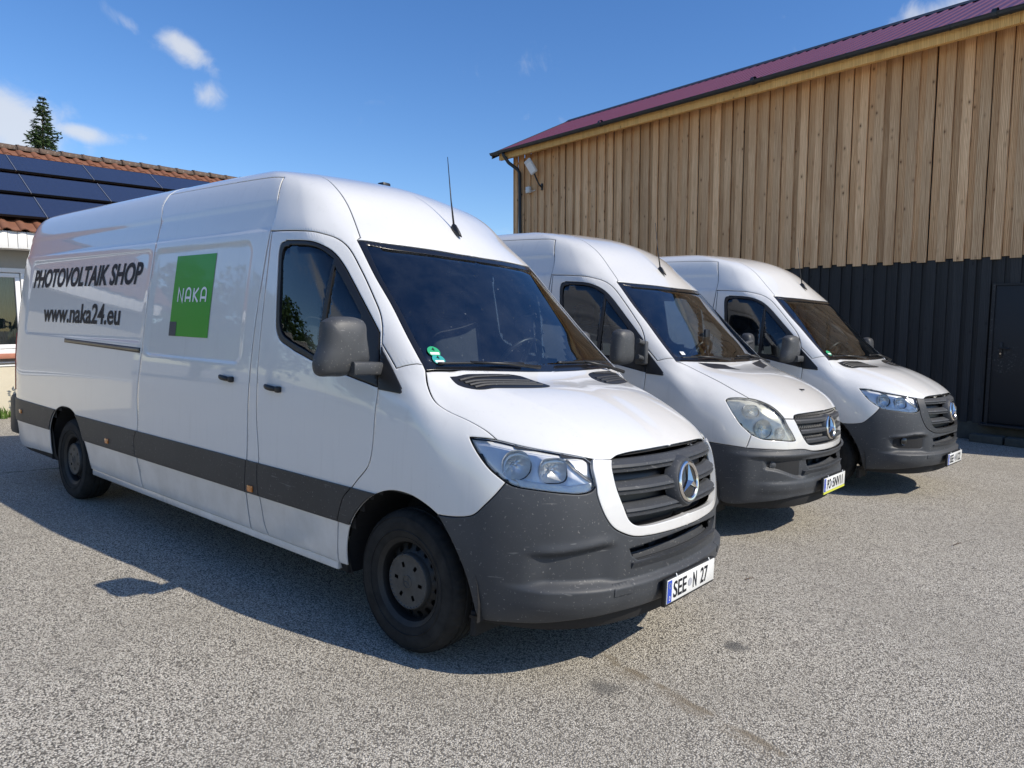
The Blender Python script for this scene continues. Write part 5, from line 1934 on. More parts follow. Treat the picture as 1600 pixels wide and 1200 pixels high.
def build_interior(root, kind):
    def mk():
        d = {}
        m = MB()
        prof = [(.10, 1.30), (.02, 1.345), (-.10, 1.352), (-.26, 1.335), (-.36, 1.29), (-.40, 1.20), (-.37, 1.05), (-.30, .85), (-.2, .80), (.08, .80)]
        rings = []
        for y in np.linspace(-.86, .86, 15):
            k = .05 * math.exp(-((y - .45) / .22) ** 2) - .02 * math.exp(-(y / .2) ** 2)
            rings.append([(x - .10 * (y / .9) ** 2 - (k if i in (3, 4) else 0), y, z + (k if i in (2, 3, 4) else 0)) for i, (x, z) in enumerate(prof)])
        m.loft(rings, True, True, True)
        d['dashboard'] = m.mesh('dashboard', 'cab_dark', angle=40)
        m = MB()
        R = Matrix.Rotation(math.radians(-58), 3, 'Y')
        ring = [R @ Vector((.19 * math.cos(a), .19 * math.sin(a), 0)) + Vector((-.47, .44, 1.40)) for a in np.linspace(0, 2 * math.pi, 33)]
        m.tube(ring, .016, 8, False)
        for a in (math.pi / 2, -math.pi / 2, 0):
            m.tube([R @ Vector((.19 * math.cos(a), .19 * math.sin(a), 0)) + Vector((-.47, .44, 1.40)), R @ Vector((0, 0, -.03)) + Vector((-.47, .44, 1.40))], .018, 6)
        m.tube([Vector((-.46, .44, 1.39)), Vector((-.30, .44, 1.27))], .045, 8)
        d['steering_wheel'] = m.mesh('steering_wheel', 'plastic_black', angle=50)
        for nm, w in (('seat', .48), ('bench_seat', .86)):
            m = MB()
            m.box((-.80, 0, .93), (.52, w, .16), bev=.05)
            m.box((-1.08, 0, 1.32), (.14, w, .72), Matrix.Rotation(math.radians(-9), 3, 'Y'), bev=.05)
            for y in ((0,) if w < .6 else (-.21, .21)):
                m.box((-1.15, y, 1.78), (.10, .25, .19), Matrix.Rotation(math.radians(-6), 3, 'Y'), bev=.04)
            m.box((-.82, 0, .70), (.44, w * .8, .34))
            d[nm] = m.mesh(nm, 'cab_seat', angle=50)
        m = MB().box((-1.40, 0, 1.30), (.03, 1.78, 1.2)).box((-1.40, 0, 2.05), (.028, 1.62, .34))
        m.box((-.98, 0, .52), (.84, 1.8, .05))
        d['bulkhead'] = m.mesh('bulkhead', 'cab_grey')
        m = MB().box((-.15, -.20, 1.385), (.10, .50, .035), bev=.012)
        d['dash_tray'] = m.mesh('dash_tray', 'cab_grey', angle=40)
        m = MB().box((-.60, 0, 1.98), (.05, .26, .085), bev=.02).tube([(-.56, 0, 2.02), (-.54, 0, 2.06)], .015, 8)
        d['rear_view_mirror'] = m.mesh('rear_view_mirror', 'plastic_black', angle=40)
        return d
    d = cached('interior', mk)
    link('dashboard', d['dashboard'], root); link('steering_wheel', d['steering_wheel'], root)
    link('seat', d['seat'], root, loc=(0, .47, 0)); link('bench_seat', d['bench_seat'], root, loc=(0, -.38, 0))
    link('bulkhead', d['bulkhead'] if kind == 'new' else cached('bulk_old', lambda: MB().box((-1.40, 0, 1.30), (.03, 1.78, 1.2)).box((-1.40, 0, 2.05), (.028, 1.62, .34)).mesh('bulkhead', 'cab_pale')), root); link('dash_tray', d['dash_tray'], root); link('rear_view_mirror', d['rear_view_mirror'], root)


def strip_sweep(ys, z, prof, x0=.95, xo=0.0):
    xs = x_at(np.abs(ys), z)
    return [[(xs[i] + dx + xo, ys[i], z + dz) for dx, dz in prof] for i in range(len(ys))]


def grille_new(root, key):
    back = c_panel(('gr', 'back'), 'grille', 'plastic_black', root, lambda: panel(SURF, NEW['grille'], off=-.075, gap=-.02, rim=0, ring=0))

    def mk():
        out = []
        for z, yl in ((1.003, .512), (.905, .505), (.805, .468)):
            ys = np.linspace(-yl, yl, 41)
            prof = [(-.060, .026), (-.040, .026), (-.004, .006), (.002, -.006), (-.010, -.010), (-.010, -.015), (.004, -.018), (.004, -.027), (-.004, -.031), (-.065, -.029)]
            m = MB().loft(strip_sweep(ys, z, prof), True, True, True)
            out.append(m.mesh('slat', 'plastic_grey', angle=25))
        m = MB()
        ys = np.linspace(-.485, .485, 41)
        m.loft(strip_sweep(ys, 1.052, [(-.075, .02), (-.035, .012), (-.030, -.004), (-.075, -.006)]), True, True, True)
        out.append(m.mesh('upper_bar', 'plastic_black', angle=25))
        # bulged badge carrier
        m = MB().lathe([(.135, -.055), (.125, -.010), (.112, .004), (.0, .006)], 48, axis='x')
        out.append(m.mesh('badge_carrier', 'plastic_grey', angle=40))
        return out
    ms = cached('grille_new', mk)
    for me in ms[:3]: link('slat', me, back)
    link('upper_bar', ms[3], back)
    rot = (0, math.radians(-9), 0)
    link('badge_carrier', ms[4], back, loc=(1.000, 0, .893), rot=rot)
    add_star(root, (1.008, 0, .893), rot, .091)
    return back


def add_star(root, loc, rot, R):
    s = cached(('star', R), lambda: star_mb(R, .022, .011).mesh('star_badge', 'chrome', angle=20))
    d = cached(('stard', R), lambda: MB().lathe([(R + .004, -.012), (R - .006, -.002), (0, -.002)], 48, axis='x').mesh('badge_disc', 'trim_black', angle=40))
    o = link('star_badge', s, root, loc=loc, rot=rot)
    link('badge_disc', d, o)


def grille_old(root):
    back = c_panel(('gro', 'back'), 'grille', 'plastic_black', root, lambda: panel(SURF, OLD['grille'], off=-.065, gap=-.02, rim=0, ring=0))

    def mk():
        out = []
        for z, yl in ((.955, .505), (.875, .468), (.800, .415)):
            ys = np.linspace(-yl, yl, 41)
            prof = [(-.060, .020), (-.006, .018), (.003, .008), (.002, -.012), (-.008, -.020), (-.060, -.020)]
            out.append(MB().loft(strip_sweep(ys, z, prof), True, True, True).mesh('slat', 'plastic_grey', angle=25))
        # honeycomb inserts between the slats
        m = MB()
        for z0, yl in ((.992, .47), (.915, .48), (.838, .43), (.775, .36)):
            for r in range(2):
                for k in range(int(yl * 2 / .028)):
                    y = -yl + .014 + k * .028 + (.014 if r else 0)
                    z = z0 + (.009 if r else -.009)
                    m.tube([(x_at(A_([y]), z)[0] - .032, y - .011, z - .008), (x_at(A_([y]), z)[0] - .028, y + .011, z + .008)], .0035, 4)
        out.append(m.mesh('honeycomb', 'plastic_grey'))
        m = MB().lathe([(.115, -.055), (.108, -.008), (.10, .004), (.0, .006)], 48, axis='x')
        out.append(m.mesh('badge_carrier', 'plastic_grey', angle=40))
        return out
    ms = cached('grille_old', mk)
    for me in ms[:3]: link('slat', me, back)
    tag(link('honeycomb', ms[3], back), kind='stuff')
    rot = (0, math.radians(-9), 0)
    link('badge_carrier', ms[4], back, loc=(.992, 0, .885), rot=rot)
    add_star(root, (1.000, 0, .885), rot, .089)


def superell(R, asp, n, k=32):
    """rounded outline in the lamp's own plane: (across, up)"""
    out = []
    for a in np.linspace(0, 2 * math.pi, k, endpoint=False):
        c, s_ = math.cos(a), math.sin(a)
        out.append((R * asp * math.copysign(abs(c) ** (2 / n), c), R * math.copysign(abs(s_) ** (2 / n), s_)))
    return out


def bowl(root_r, root_l, key, pos, direction, R, depth, mat='reflector', asp=1.0, n=2):
    def mk():
        o = superell(R, asp, n)
        rings = []
        for i, s_ in enumerate(np.linspace(1.04, .08, 10)):
            rings.append([(-depth * (1 - min(1, s_) ** 2) ** .8 + (.0018 * math.sin(j * math.pi / 2) if 0 < i < 9 else 0), p[0] * s_, p[1] * s_) for j, p in enumerate(o)])
        m = MB().loft(rings, True, False, True)
        m.box((-depth * .55, 0, 0), (depth * .7, .016, .014), bev=.004)
        q = Vector(direction).normalized().to_track_quat('X', 'Z').to_matrix().to_4x4()
        m.xf(Matrix.Translation(pos) @ q)
        return m.mesh('reflector_bowl', mat, angle=30)
    me = cached(('bowl', key), mk)
    both('reflector_bowl', me, None, root_r, root_l)


def ring_on_skin(c, direction, R, asp=1.0, n=2):
    """outline of points round a lamp bowl, for the opening in its housing"""
    q = Vector(direction).normalized().to_track_quat('X', 'Z').to_matrix()
    return A_([tuple(Vector(c) + q @ Vector((.024, u * .95, v * .95))) for u, v in superell(R, asp, n, 28)])


def lamps(root, kind, O):
    if kind == 'new':
        spec = [((.590, -.852, 1.014), (1, -.75, .02), .064, .050, 1.0, 2.2), ((.722, -.748, .996), (1, -.62, .02), .054, .045, 1.15, 3.6)]
        glass, mats = 'glass_lamp', ('reflector', 'reflector')
    else:
        spec = [((.735, -.757, .905), (1, -.65, 0), .072, .045, 1.0, 2), ((.832, -.642, .868), (1, -.50, 0), .044, .035, 1.0, 2), ((.640, -.782, 1.045), (1, -.65, .15), .046, .030, 1.4, 3.2)]
        glass, mats = 'glass_lamp_old', ('reflector', 'reflector', 'lamp_white')
    cs = [tuple(surf_pts(A_([p]), -.024)[0]) for p, d, R, h, asp, nn in spec]
    holes = [ring_on_skin(c, d, R, asp, nn) for c, (p, d, R, h, asp, nn) in zip(cs, spec)]
    r, l = lr_panel((kind, 'lamp'), 'headlight', 'lamp_inner' if kind == 'new' else 'lamp_white', root, lambda: panel(SURF, O['lamp'], holes=holes, off=-.026, gap=.004, rim=-.020, ring=0))
    lr_panel((kind, 'lens'), 'lens', glass, root, lambda: panel(SURF, O['lamp'], off=-.003, gap=.004, rim=.003), r, l)
    for i, (c, (p, d, R, h, asp, nn)) in enumerate(zip(cs, spec)):
        bowl(r, l, (kind, i), c, d, R, h, mats[i], asp, nn)
    if kind == 'new':
        low = cat(A_([(.600, -.880, .958), (.70, -.815, .945), (.80, -.715, .935), (.850, -.622, .945)]), rv(HLB)[4:-8])
        lr_panel((kind, 'ind'), 'indicator', 'lamp_white', root, lambda: panel(SURF, low, off=-.014, gap=.003, rim=.014, disp=lambda P: .0025 * np.sin(P[:, 1] * 420) * np.sin(P[:, 2] * 420), du=.2, dv=.2), r, l)

        def blade():
            a = surf_pts(A_([(.745, -.690, 1.040), (.778, -.665, 1.000), (.815, -.640, .970), (.84, -.620, .950)]), -.013)
            return MB().tube(a, .007, 6).mesh('light_guide', 'chrome', True)
        both('light_guide', cached('guide', blade), root, r, l)


def plate(root, text, x, z, tilt, yellow=False, seal=True, wide=.52, yoff=0.0):
    """number plate with its holder; text faces forward"""
    h = .113
    holder = MB().box((0, 0, -.004), (.020, wide + .016, h + .022), bev=.004).obj('plate_holder', 'plastic_black', root, loc=(x, yoff, z), rot=(math.radians(tilt), 0, 0), angle=40)
    pl = MB().box((.0125, 0, 0), (.005, wide, h), bev=.0018).obj('number_plate', 'plate_white', holder, angle=40)
    fx = .0162
    V, F = grid2(-wide / 2 + .003, -wide / 2 + .045, -h / 2 + .003, h / 2 - .003, 1, 1)
    link('plate_band', new_mesh('plate_band', [(fx, p[0], p[1]) for p in V], F, 'plate_blue'), pl)
    cu = cap_units()
    mb = MB()
    V, F = text_mesh('t', text[0], None, 1, bold=.012)
    V = fit_text(V, -wide / 2 + .018, -wide / 2 + .032, cu, .020)
    link('country_letter', new_mesh('country_letter', [(fx + .0012, p[0], p[1] - .042) for p in V], F, 'film_white'), pl)
    # ring of stars on the blue band
    for k in range(12):
        a = 2 * math.pi * k / 12
        dv, df = disc2(-wide / 2 + .024 + .011 * math.cos(a), .028 + .011 * math.sin(a), .0018, 5)
        mb.add([(fx + .0012, p[0], p[1]) for p in dv], df)
    mb.obj('star_ring', 'plate_yellow', pl)
    for s, y0, y1 in text[1]:
        V, F = text_mesh('t', s, None, 1, bold=.016)
        V = fit_text(V, y0, y1, cu, .076)
        link('plate_text', new_mesh('plate_text', [(fx + .0008, p[0], p[1] - .038) for p in V], F, 'ink_black'), pl)
    if seal:
        dv, df = disc2(seal if seal is not True else 0.0, -.002, .021, 20)
        MB().add([(fx + .0006, p[0], p[1]) for p in dv], df).obj('plate_seal', 'plate_seal', pl)
    if yellow:
        MB().box((.0125, 0, -h / 2 - .010), (.006, wide, .016)).obj('plate_strip', 'plate_yellow', pl)
    for y in (-wide * .33, wide * .36):
        MB().tube([(.012, y - .004, h / 2 - .004), (.018, y, h / 2 + .006), (.010, y + .004, h / 2 + .016)], .003, 6).obj('cable_tie', 'film_white', pl)
    return holder


def surf_pts(pts, off):
    uv = SURF.uvof(pts)
    P = SURF.ev(uv[:, 0], uv[:, 1]); N = SURF.nrm(uv[:, 0], uv[:, 1])
    return P + N * off


def glass_disc(root, name, c, r, mat, off, lift=0.0):
    """sticker that follows the windscreen"""
    c = A_(c, float)
    uv = SURF.uvof([c]); P = SURF.ev(uv[:, 0], uv[:, 1])[0]; N = SURF.nrm(uv[:, 0], uv[:, 1])[0]
    e1 = np.cross(N, [0, 0, 1]); e1 /= np.linalg.norm(e1); e2 = np.cross(e1, N)
    if e1[1] < 0: e1 = -e1
    pts = [P + r * (e1 * math.cos(a) + e2 * math.sin(a)) + N * off for a in np.linspace(0, 2 * math.pi, 28, endpoint=False)]
    m = MB().add([P + N * off] + pts, [(0, i + 1, (i + 1) % 28 + 1) for i in range(28)])
    return m.obj(name, mat, root), P + N * (off + .0015), e1, e2


def build_van(kind, mat4, label, paint='paint_white', dark_surround=False, fog=False, folded=False, group='white vans parked side by side'):
    root = empty('delivery_van', label, 'van', mat4, group=group)
    O = NEW if kind == 'new' else OLD
    S = SURF
    K = lambda n: (kind, n, paint)
    link('inner_shell', cached((kind, 'shell'), lambda: shell_mesh(kind, O)), root)
    build_interior(root, kind)
    # painted skin
    holders = {}
    win = WIN_B
    holders['front_door'] = lr_panel(K('fd'), 'front_door', paint, root, lambda: panel(S, OUT['front_door'], holes=[win], disp=side_disp, gap=.0036))
    holders['b_pillar'] = lr_panel(K('bp'), 'door_pillar', paint, root, lambda: panel(S, OUT['b_pillar'], disp=side_disp, gap=.004))
    holders['sliding_door'] = lr_panel(K('sd'), 'sliding_door', paint, root, lambda: panel(S, OUT['sliding_door'], disp=side_disp, gap=.0055, du=.25, dv=.5))
    holders['side_panel'] = lr_panel(K('sp'), 'side_panel', paint, root, lambda: panel(S, OUT['side_panel'], disp=side_disp, du=.25, dv=.5))
    holders['fender'] = lr_panel(K('fe'), 'fender', paint, root, lambda: panel(S, O['fender']))
    lr_panel(K('cf'), 'cab_frame', paint, root, lambda: panel(S, OUT['cab_frame'], gap=.0035))
    c_panel(K('roof'), 'roof', paint, root, lambda: panel(S, OUT['roof']))
    hood = c_panel(K('hood'), 'bonnet', paint, root, lambda: panel(S, O['hood'], disp=hood_disp if kind == 'new' else None, gap=.0055))
    # rear doors, sills
    def rear():
        sec = rear_edge(.36, 3)
        y = list(sec[:, 1]) + [sec[-1, 1] * .5, -.004, -.004]
        z = list(sec[:, 2]) + [2.585, 2.60, .36]
        V, F = cdt_fill([list(zip(y, z))], [])
        x = -5.885 + .02 * (np.abs(V[:, 0]) / .8) ** 4
        m = MB().add([(x[i], V[i, 0], V[i, 1]) for i in range(len(V))], [tuple(f) for f in F])
        return m.mesh('rear_door', paint)
    both('rear_door', cached(K('rear'), rear), root)
    both('sill', cached(K('sill'), lambda: MB().box((-2.18, -.945, .318), (3.32, .035, .05), bev=.008).mesh('sill', paint, angle=40)), root)
    both('tail_light', cached((kind, 'tail'), lambda: pmesh('tail_light', panel(S, xz([(-5.72, 1.42), (-5.72, .86), (-5.88, .86), (-5.88, 1.42)], -.94), off=.008, gap=0), 'red_lens')), root)
    link('rear_bumper', cached('rb', lambda: MB().box((-5.86, 0, .60), (.22, 1.93, .40), bev=.045).mesh('rear_bumper', 'plastic_strip', angle=40)), root)
    # side rubbing strips
    for k, fn in STRIPS.items():
        if kind == 'old' and k == 'fender': continue
        h = holders[PLACE_STRIP[k]]
        lr_panel(('strip', k), 'side_strip', 'plastic_strip', root, lambda fn=fn: panel(S, fn(), off=.008, gap=.003, rim=.012, ring=.004), h[0], h[1])
    for x, z in ((-1.325, .605), (-3.425, .632), (-5.46, .668)):
        P = S.y_at(A_([x]), A_([z]))[0]
        def mk(P=P):
            return MB().box((P[0], P[1] - .012, P[2]), (.056, .014, .040), bev=.006).mesh('side_marker', 'amber', angle=40)
        both('side_marker', cached(('mk', x), mk), root)
    # door handles
    for (x, z, h) in ((-1.115, 1.228, 'front_door'), (-1.635, 1.250, 'sliding_door')):
        def mk(x=x, z=z):
            P = S.y_at(A_([x]), A_([z]))[0]
            m = MB()
            rings = []
            for t in np.linspace(-1, 1, 11):
                c = Vector((x + .068 * t, P[1] - .030 + .022 * t * t * abs(t), z - .006 * t))
                w = .016 * (1 - .35 * abs(t) ** 3)
                rings.append([(c.x, c.y - .011 * math.cos(a), c.z + w * math.sin(a)) for a in np.linspace(0, 2 * math.pi, 10, endpoint=False)])
            m.loft(rings, True, True, True)
            m.box((x + .070, P[1] - .014, z - .006), (.034, .030, .036), bev=.008)
            return m.mesh('handle', 'plastic_black', angle=50)
        both('handle', cached(('handle', x), mk), root, *holders[h])

        def cup(x=x, z=z):
            V = A_([(x + .012 + .055 * math.cos(a), z - .002 + .040 * math.sin(a)) for a in np.linspace(0, 2 * math.pi, 24, endpoint=False)])
            P = S.y_at(V[:, 0], V[:, 1]); c = P.mean(0)
            m = MB().add(list(P + [0, -.0012, 0]) + list((P - c) * .80 + c + [0, .006, 0]) + list((P - c) * .4 + c + [0, .012, 0]), [])
            for r in range(2):
                for i in range(24):
                    m.f.append((r * 24 + i, r * 24 + (i + 1) % 24, (r + 1) * 24 + (i + 1) % 24, (r + 1) * 24 + i))
            m.f.append(tuple(48 + i for i in range(24)))
            return m.mesh('handle_cup', 'hub_grey' if False else paint, True)
    # sliding-door rail
    rail = xz([(-4.38, 1.408), (-2.885, 1.385), (-2.885, 1.347), (-4.38, 1.372)], -.99)
    lr_panel(('rail',), 'door_rail', 'plastic_black', root, lambda: panel(S, rail, off=.003, gap=0, rim=.006, ring=0), *holders['side_panel'])
    rail2 = xz([(-4.36, 1.398), (-2.895, 1.377), (-2.895, 1.358), (-4.36, 1.381)], -.99)
    lr_panel(('rail2',), 'rail_track', 'rail_metal', root, lambda: panel(S, rail2, off=.006, gap=0, rim=.004, ring=0), *holders['side_panel'])
    # windows
    wf = lr_panel(('wf',), 'window_frame', 'plastic_black', root, lambda: panel(S, win, holes=[GLASS_M, GLASS_Q], off=.001, gap=.003, rim=.02), *holders['front_door'])
    lr_panel(('wg',), 'window', 'glass_side', root, lambda: panel(S, GLASS_M, off=-.005, gap=-.004, rim=0, ring=0), *holders['front_door'])
    lr_panel(('wq',), 'quarter_window', 'glass_side', root, lambda: panel(S, GLASS_Q, off=-.005, gap=-.004, rim=0, ring=0), *holders['front_door'])
    lr_panel(('tri',), 'mirror_base', 'plastic_black', root, lambda: panel(S, TRI, off=.006, gap=.002, rim=.012), *holders['fender'])
    # windscreen
    ws = c_panel(('ws',), 'windscreen', 'glass_screen', root, lambda: panel(S, WS_IN, off=-.006, gap=-.004, rim=0, ring=0))
    seal = c_panel(('seal',), 'windscreen_seal', 'trim_black', root, lambda: panel(S, WS_SEAL, off=-.004, gap=.002, rim=.01, ring=.004))
    # wipers
    def wip(pts):
        m = MB()
        b = surf_pts(A_([(p[0], -abs(p[1]), p[2]) for p in pts]), .014)
        b = [(q[0], math.copysign(abs(q[1]), p[1]), q[2]) for q, p in zip(b, pts)]
        c = crv(b, 6)
        m.tube(c, .0075, 6)
        mid = c[len(c) // 2]
        ye = pts[2][1] + .10
        e = surf_pts(A_([(.13, -abs(ye), 1.392)]), .012)[0]
        m.tube([(mid[0], mid[1], mid[2] + .004), ((mid[0] + e[0]) / 2 + .012, (mid[1] + ye) / 2, (mid[2] + e[2]) / 2 + .012), (e[0], ye, e[2] + .008)], [.008, .009, .013], 6)
        return m.mesh('wiper', 'plastic_black', True)
    link('wiper', cached('wip1', lambda: wip([(.030, -.80, 1.432), (.058, -.60, 1.428), (.095, -.22, 1.424)])), root)
    link('wiper', cached('wip2', lambda: wip([(.095, .10, 1.428), (.075, .40, 1.432), (.040, .72, 1.438)])), root)
    # bonnet vents
    def vent():
        t = panel(S, O['vent'], off=.002, gap=0, rim=.006, disp=hood_disp if kind == 'new' else None)
        return t
    vr, vl = lr_panel((kind, 'vent'), 'bonnet_vent', 'plastic_black', root, vent, hood, hood)
    if kind == 'new':
        def slats():
            m = MB()
            Pv = O['vent']; uv = S.uvof(Pv)
            for k in range(4):
                t = (k + .6) / 4.4
                a = (1 - t) * A_([.108, -.745, 1.370]) + t * A_([.215, -.700, 1.325])
                b = (1 - t) * A_([.165, -.335, 1.362]) + t * A_([.330, -.300, 1.322])
                if k == 0: b = A_([.150, -.40, 1.365])
                line = surf_pts(A_([a + (b - a) * s for s in np.linspace(0, 1, 9)]), 0)
                d = hood_disp(line)
                uvl = S.uvof(line); N = S.nrm(uvl[:, 0], uvl[:, 1])
                line = line + N * (d + .004)[:, None]
                m.loft([[p + [-.010, 0, .004], p + [.004, 0, .004], p + [.010, 0, -.003], p + [-.010, 0, -.004]] for p in line], True, True, True)
            return m.mesh('vent_slat', 'plastic_strip', angle=30)
        both('vent_slat', cached('vslat', slats), root, vr, vl)
    # lamps, grille, bumper
    lamps(root, kind, O)
    if kind == 'new':
        c_panel((kind, 'surr', dark_surround, paint), 'grille_surround', 'plastic_strip' if dark_surround else paint, root, lambda: panel(S, O['surround'], off=.004, rim=.03, gap=.003))
        grille_new(root, kind)
        bd = bumper_disp_fog if fog else bumper_disp
    else:
        c_panel((kind, 'surr', paint), 'front_panel', paint, root, lambda: panel(S, O['surround'], rim=.03, gap=.003))
        grille_old(root)
        bd = bumper_disp_old
    bump = c_panel((kind, 'bump', fog), 'bumper', 'plastic_grey', root, lambda: panel(S, O['bumper'], off=.002, disp=bd, du=.25, dv=.25, rim=.03, gap=.003))
    # lower intake: ribbed floor and dark back
    def intake():
        m = MB()
        ys = np.linspace(-.44, .44, 31)
        m.loft(strip_sweep(ys, .572, [(.016, -.008), (-.024, -.004), (-.030, -.010), (-.044, -.002), (-.050, -.008), (-.064, .002), (-.070, -.004), (-.080, .006), (-.080, -.04), (.0, -.04)]), True, True, True)
        return m.mesh('intake_floor', 'plastic_grey', angle=20)
    link('intake_floor', cached((kind, 'intk'), intake), bump)
    def iback():
        m = MB()
        ys = np.linspace(-.50, .50, 21)
        m.loft(strip_sweep(ys, .61, [(-.16, .09), (-.16, -.07)]), False); m.loft(strip_sweep(ys, .61, [(-.16, -.055), (-.07, -.055)]), False)
        for s in (-1, 1): m.box((.86, s * .10, .61), (.03, .06, .12))
        return m.mesh('intake_back', 'shell_dark')
    link('intake_back', cached((kind, 'iback'), iback), bump)
    if fog or kind == 'old':
        def fogm():
            m = MB()
            R = .036 if fog else .030
            m.lathe([(0, .004), (R * .7, .002), (R, -.004), (R + .006, -.002), (R + .008, -.03)], 28, axis='x')
            p, dr = (tuple(surf_pts(A_([(.79, -.765, .607)]), -.014)[0]), (1, -.55, 0)) if fog else (tuple(surf_pts(A_([(.833, -.724, .622)]), -.018)[0]), (1, -.55, 0))
            m.xf(Matrix.Translation(p) @ Vector(dr).normalized().to_track_quat('X', 'Z').to_matrix().to_4x4())
            return m.mesh('fog_lamp', 'trim_black' if fog else 'plastic_grey', angle=40)
        both('fog_lamp', cached((kind, 'fog'), fogm), root, bump, bump)
    if kind == 'new':
        tow = A_([(.905, -.545, .487), (.945, -.445, .487), (.945, -.445, .435), (.905, -.545, .435)])
        lr_panel(('tow', fog), 'tow_eye_cover', 'plastic_grey', root, lambda: panel(S, tow, off=.0055, disp=bd, gap=0, rim=.004, ring=.002, du=.2, dv=.2), bump, bump)
    # mud flap / spoiler under the bumper
    both('air_deflector', cached('adef', lambda: MB().box((.40, -.78, .245), (.03, .22, .12), bev=.006).mesh('air_deflector', 'shell_dark')), root)
    # mirrors
    mm = cached(('mirror', kind), lambda: mirror_meshes(kind == 'old'))
    r, l = both('mirror', mm['mirror'], root)
    if kind == 'old': r.location = (-.010, -.030, 0); l.location = (-.010, .030, 0)
    if folded:      # driver's mirror swung back against the door
        l.matrix_local = Matrix.Translation((-.25, .985, 0)) @ Matrix.Rotation(math.radians(68), 4, 'Z') @ Matrix.Translation((.25, -.985, 0))
    both('mirror_arm', mm['mirror_arm'], root, r, l)
    both('mirror_glass', mm['mirror_glass'], root, r, l)
    add_wheels(root)
    # aerial
    def ant():
        m = MB()
        rings = []
        for s, z in ((1.0, 0), (.85, .018), (.55, .040), (.30, .055)):
            rings.append([(-.665 + s * .050 * math.cos(a) - (1 - s) * .02, s * .020 * math.sin(a), 2.215 - (s * .05 * math.cos(a)) * .62 + z) for a in np.linspace(0, 2 * math.pi, 14, endpoint=False)])
        m.loft(rings, True, True, True)
        m.tube([(-.690, 0, 2.27), (-.72, 0, 2.42), (-.765, 0, 2.70)], [.007, .0042, .0022], 6)
        return m.mesh('aerial', 'plastic_black', True)
    link('aerial', cached('ant', ant), root)
    return root, hood, holders


def van_matrix(x, y, z, yaw, roll):
    return Matrix.Translation((x, y, z)) @ Matrix.Rotation(roll, 4, 'X') @ Matrix.Rotation(yaw, 4, 'Z')


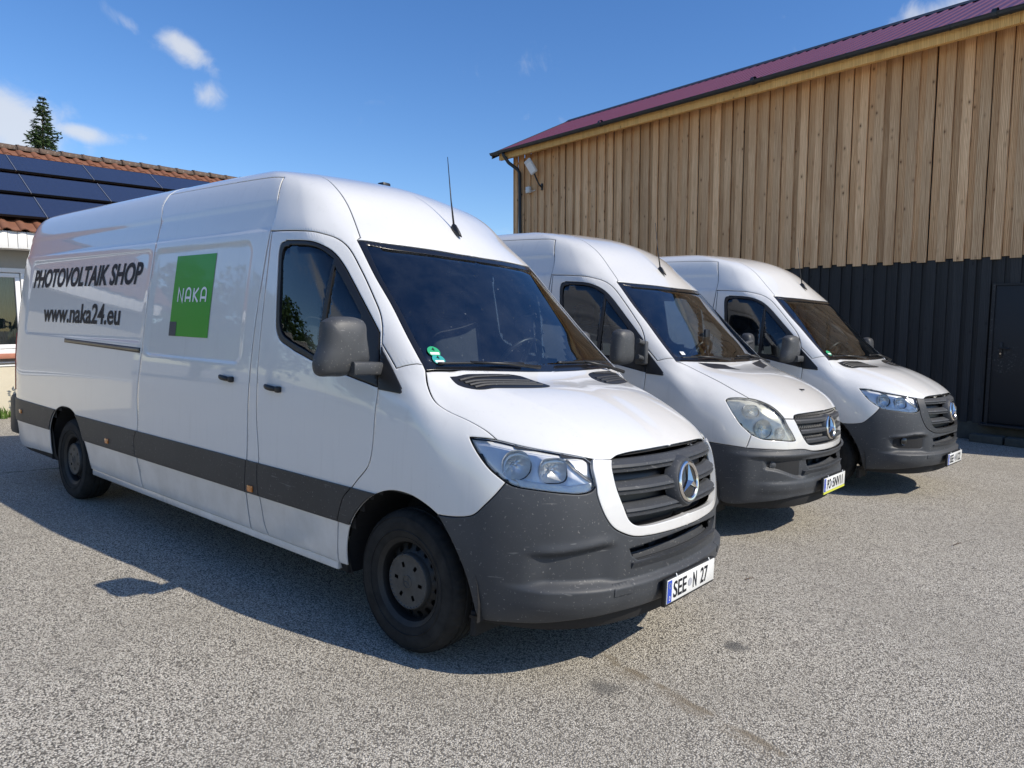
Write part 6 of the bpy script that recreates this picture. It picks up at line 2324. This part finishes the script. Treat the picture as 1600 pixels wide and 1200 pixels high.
def build_vans():
    v1, hood1, h1 = build_van('new', Matrix.Identity(4), 'white high-roof van with green square logo and lettering, nearest the camera', folded=True)
    side_r = h1['side_panel'][0]; slide_r = h1['sliding_door'][0]
    cu = cap_units()
    V, F = text_mesh('t', 'PHOTOVOLTAIK SHOP', None, 1, shear=.20, bold=.032)
    V = fit_text(V, -5.33, -2.995, cu, .152); V[:, 1] += 1.862
    side_graphic('lettering', V, F, 'ink_black', side_r)
    V, F = text_mesh('t', 'www.naka24.eu', None, 1, bold=.022)
    V = fit_text(V, -4.97, -3.30, cu, .152); V[:, 1] += 1.548
    side_graphic('lettering', V, F, 'ink_black', side_r)
    x0, x1, z0, z1 = -2.465, -1.925, 1.487, 2.04
    V, F = grid2(x0, x1, z0, z1, 6, 8)
    sg = side_graphic('logo_square', V, F, 'film_green', slide_r, .003)
    V, F = grid2(x0, x0 + .100, z0, z0 + .098, 2, 2)
    side_graphic('logo_corner', V, F, 'film_grey', slide_r, .0045)
    # NAKA in thin strokes
    w, h, zb = .0155, .092, 1.722
    st = []
    def A_glyph(x, ww):
        r = ww / 2
        p = [(x, zb)] + arc2(x + r, zb + h - r * 1.0, r, math.pi, 0, 12) + [(x + ww, zb)]
        st.append(ribbon(p, w)); st.append(ribbon([(x, zb + .028), (x + ww, zb + .028)], w))
    lx = x0 + .085
    st.append(ribbon([(lx, zb), (lx, zb + h), (lx + .066, zb), (lx + .066, zb + h)], w))
    A_glyph(lx + .108, .066)
    kx = lx + .216
    st.append(ribbon([(kx, zb), (kx, zb + h)], w)); st.append(ribbon([(kx + .062, zb + h), (kx + .006, zb + .046)], w)); st.append(ribbon([(kx + .006, zb + .046), (kx + .064, zb)], w))
    A_glyph(lx + .318, .066)
    V, F = merge2(st)
    side_graphic('logo_letters', V, F, 'film_white', slide_r, .0055)
    plate(v1, ('D', [('SEE', -.198, -.060), ('N', .012, .052), ('27', .095, .178)]), 1.040, 0.402, 0.0, seal=-.022)
    # emission stickers low on the passenger side of the windscreen
    for c, m in (((-.030, -.765, 1.500), 'sticker_green'), ((.010, -.768, 1.462), 'sticker_teal')):
        o, P, e1, e2 = glass_disc(v1, 'emission_sticker', c, .036, m, .001)
        V, F = text_mesh('t', '4', None, 1, bold=.02)
        V = fit_text(V, -.008, .008, cu, .022)
        link('sticker_digit', new_mesh('sticker_digit', [P + e1 * p[0] + e2 * (p[1] + .004) for p in V], F, 'ink_black'), o)
        dv, df = grid2(-.026, .026, -.022, -.006, 1, 1)
        link('sticker_field', new_mesh('sticker_field', [P + e1 * p[0] + e2 * p[1] for p in dv], df, 'film_white'), o)
    MB().box((-1.74, .30, 2.665), (.075, .075, .06), bev=.012).obj('roof_sender', 'plastic_black', v1, angle=40)

    v2, hood2, h2 = build_van('old', van_matrix(-.18, 3.07, .040, -.0355, .0175), 'older white van with large rounded headlights, parked in the middle of three', paint='paint_white_old')
    plate(v2, ('PL', [('PO', -.185, -.095), ('5NV11', -.055, .195)]), 1.040, .430, 0.0, yellow=True, seal=-.075, yoff=.02)
    uvp = surf_pts(A_([(.005, -.745, 1.462), (.014, -.695, 1.462), (-.012, -.690, 1.488), (-.022, -.740, 1.488)]), .001)
    link('permit_slip', new_mesh('permit_slip', uvp, [(0, 1, 2, 3)], 'paper'), v2)
    uvp = surf_pts(A_([(.700, -.33, 1.17), (.716, -.31, 1.17), (.722, -.345, 1.17)]), .004)
    MB().box(surf_pts(A_([(.735, 0, 1.17)]), .006)[0], (.050, .018, .012), bev=.004).obj('bonnet_badge', 'trim_black', hood2, angle=40)
    # phone holder and cloth lying on the dashboard
    m = MB(); m.tube([(-.06, -.12, 1.36), (-.10, -.12, 1.52)], .010, 8); m.box((-.10, -.12, 1.60), (.03, .09, .15), bev=.012)
    m.obj('phone_holder', 'plastic_black', v2, angle=40)

    v3, hood3, h3 = build_van('new', van_matrix(.332, 5.63, .085, -.092, .0175), 'white van with dark grille surround and fog lamps, nearest the barn', dark_surround=True, fog=True)
    plate(v3, ('D', [('SEE', -.198, -.060), ('N', .012, .052), ('122', .085, .20)]), 1.048, .402, 0.0, seal=-.022)
    o, P, e1, e2 = glass_disc(v3, 'emission_sticker', (-.01, -.765, 1.475), .036, 'sticker_green', .001)
    dv, df = grid2(-.026, .026, -.022, -.006, 1, 1)
    link('sticker_field', new_mesh('sticker_field', [P + e1 * p[0] + e2 * p[1] for p in dv], df, 'film_white'), o)


build_vans()
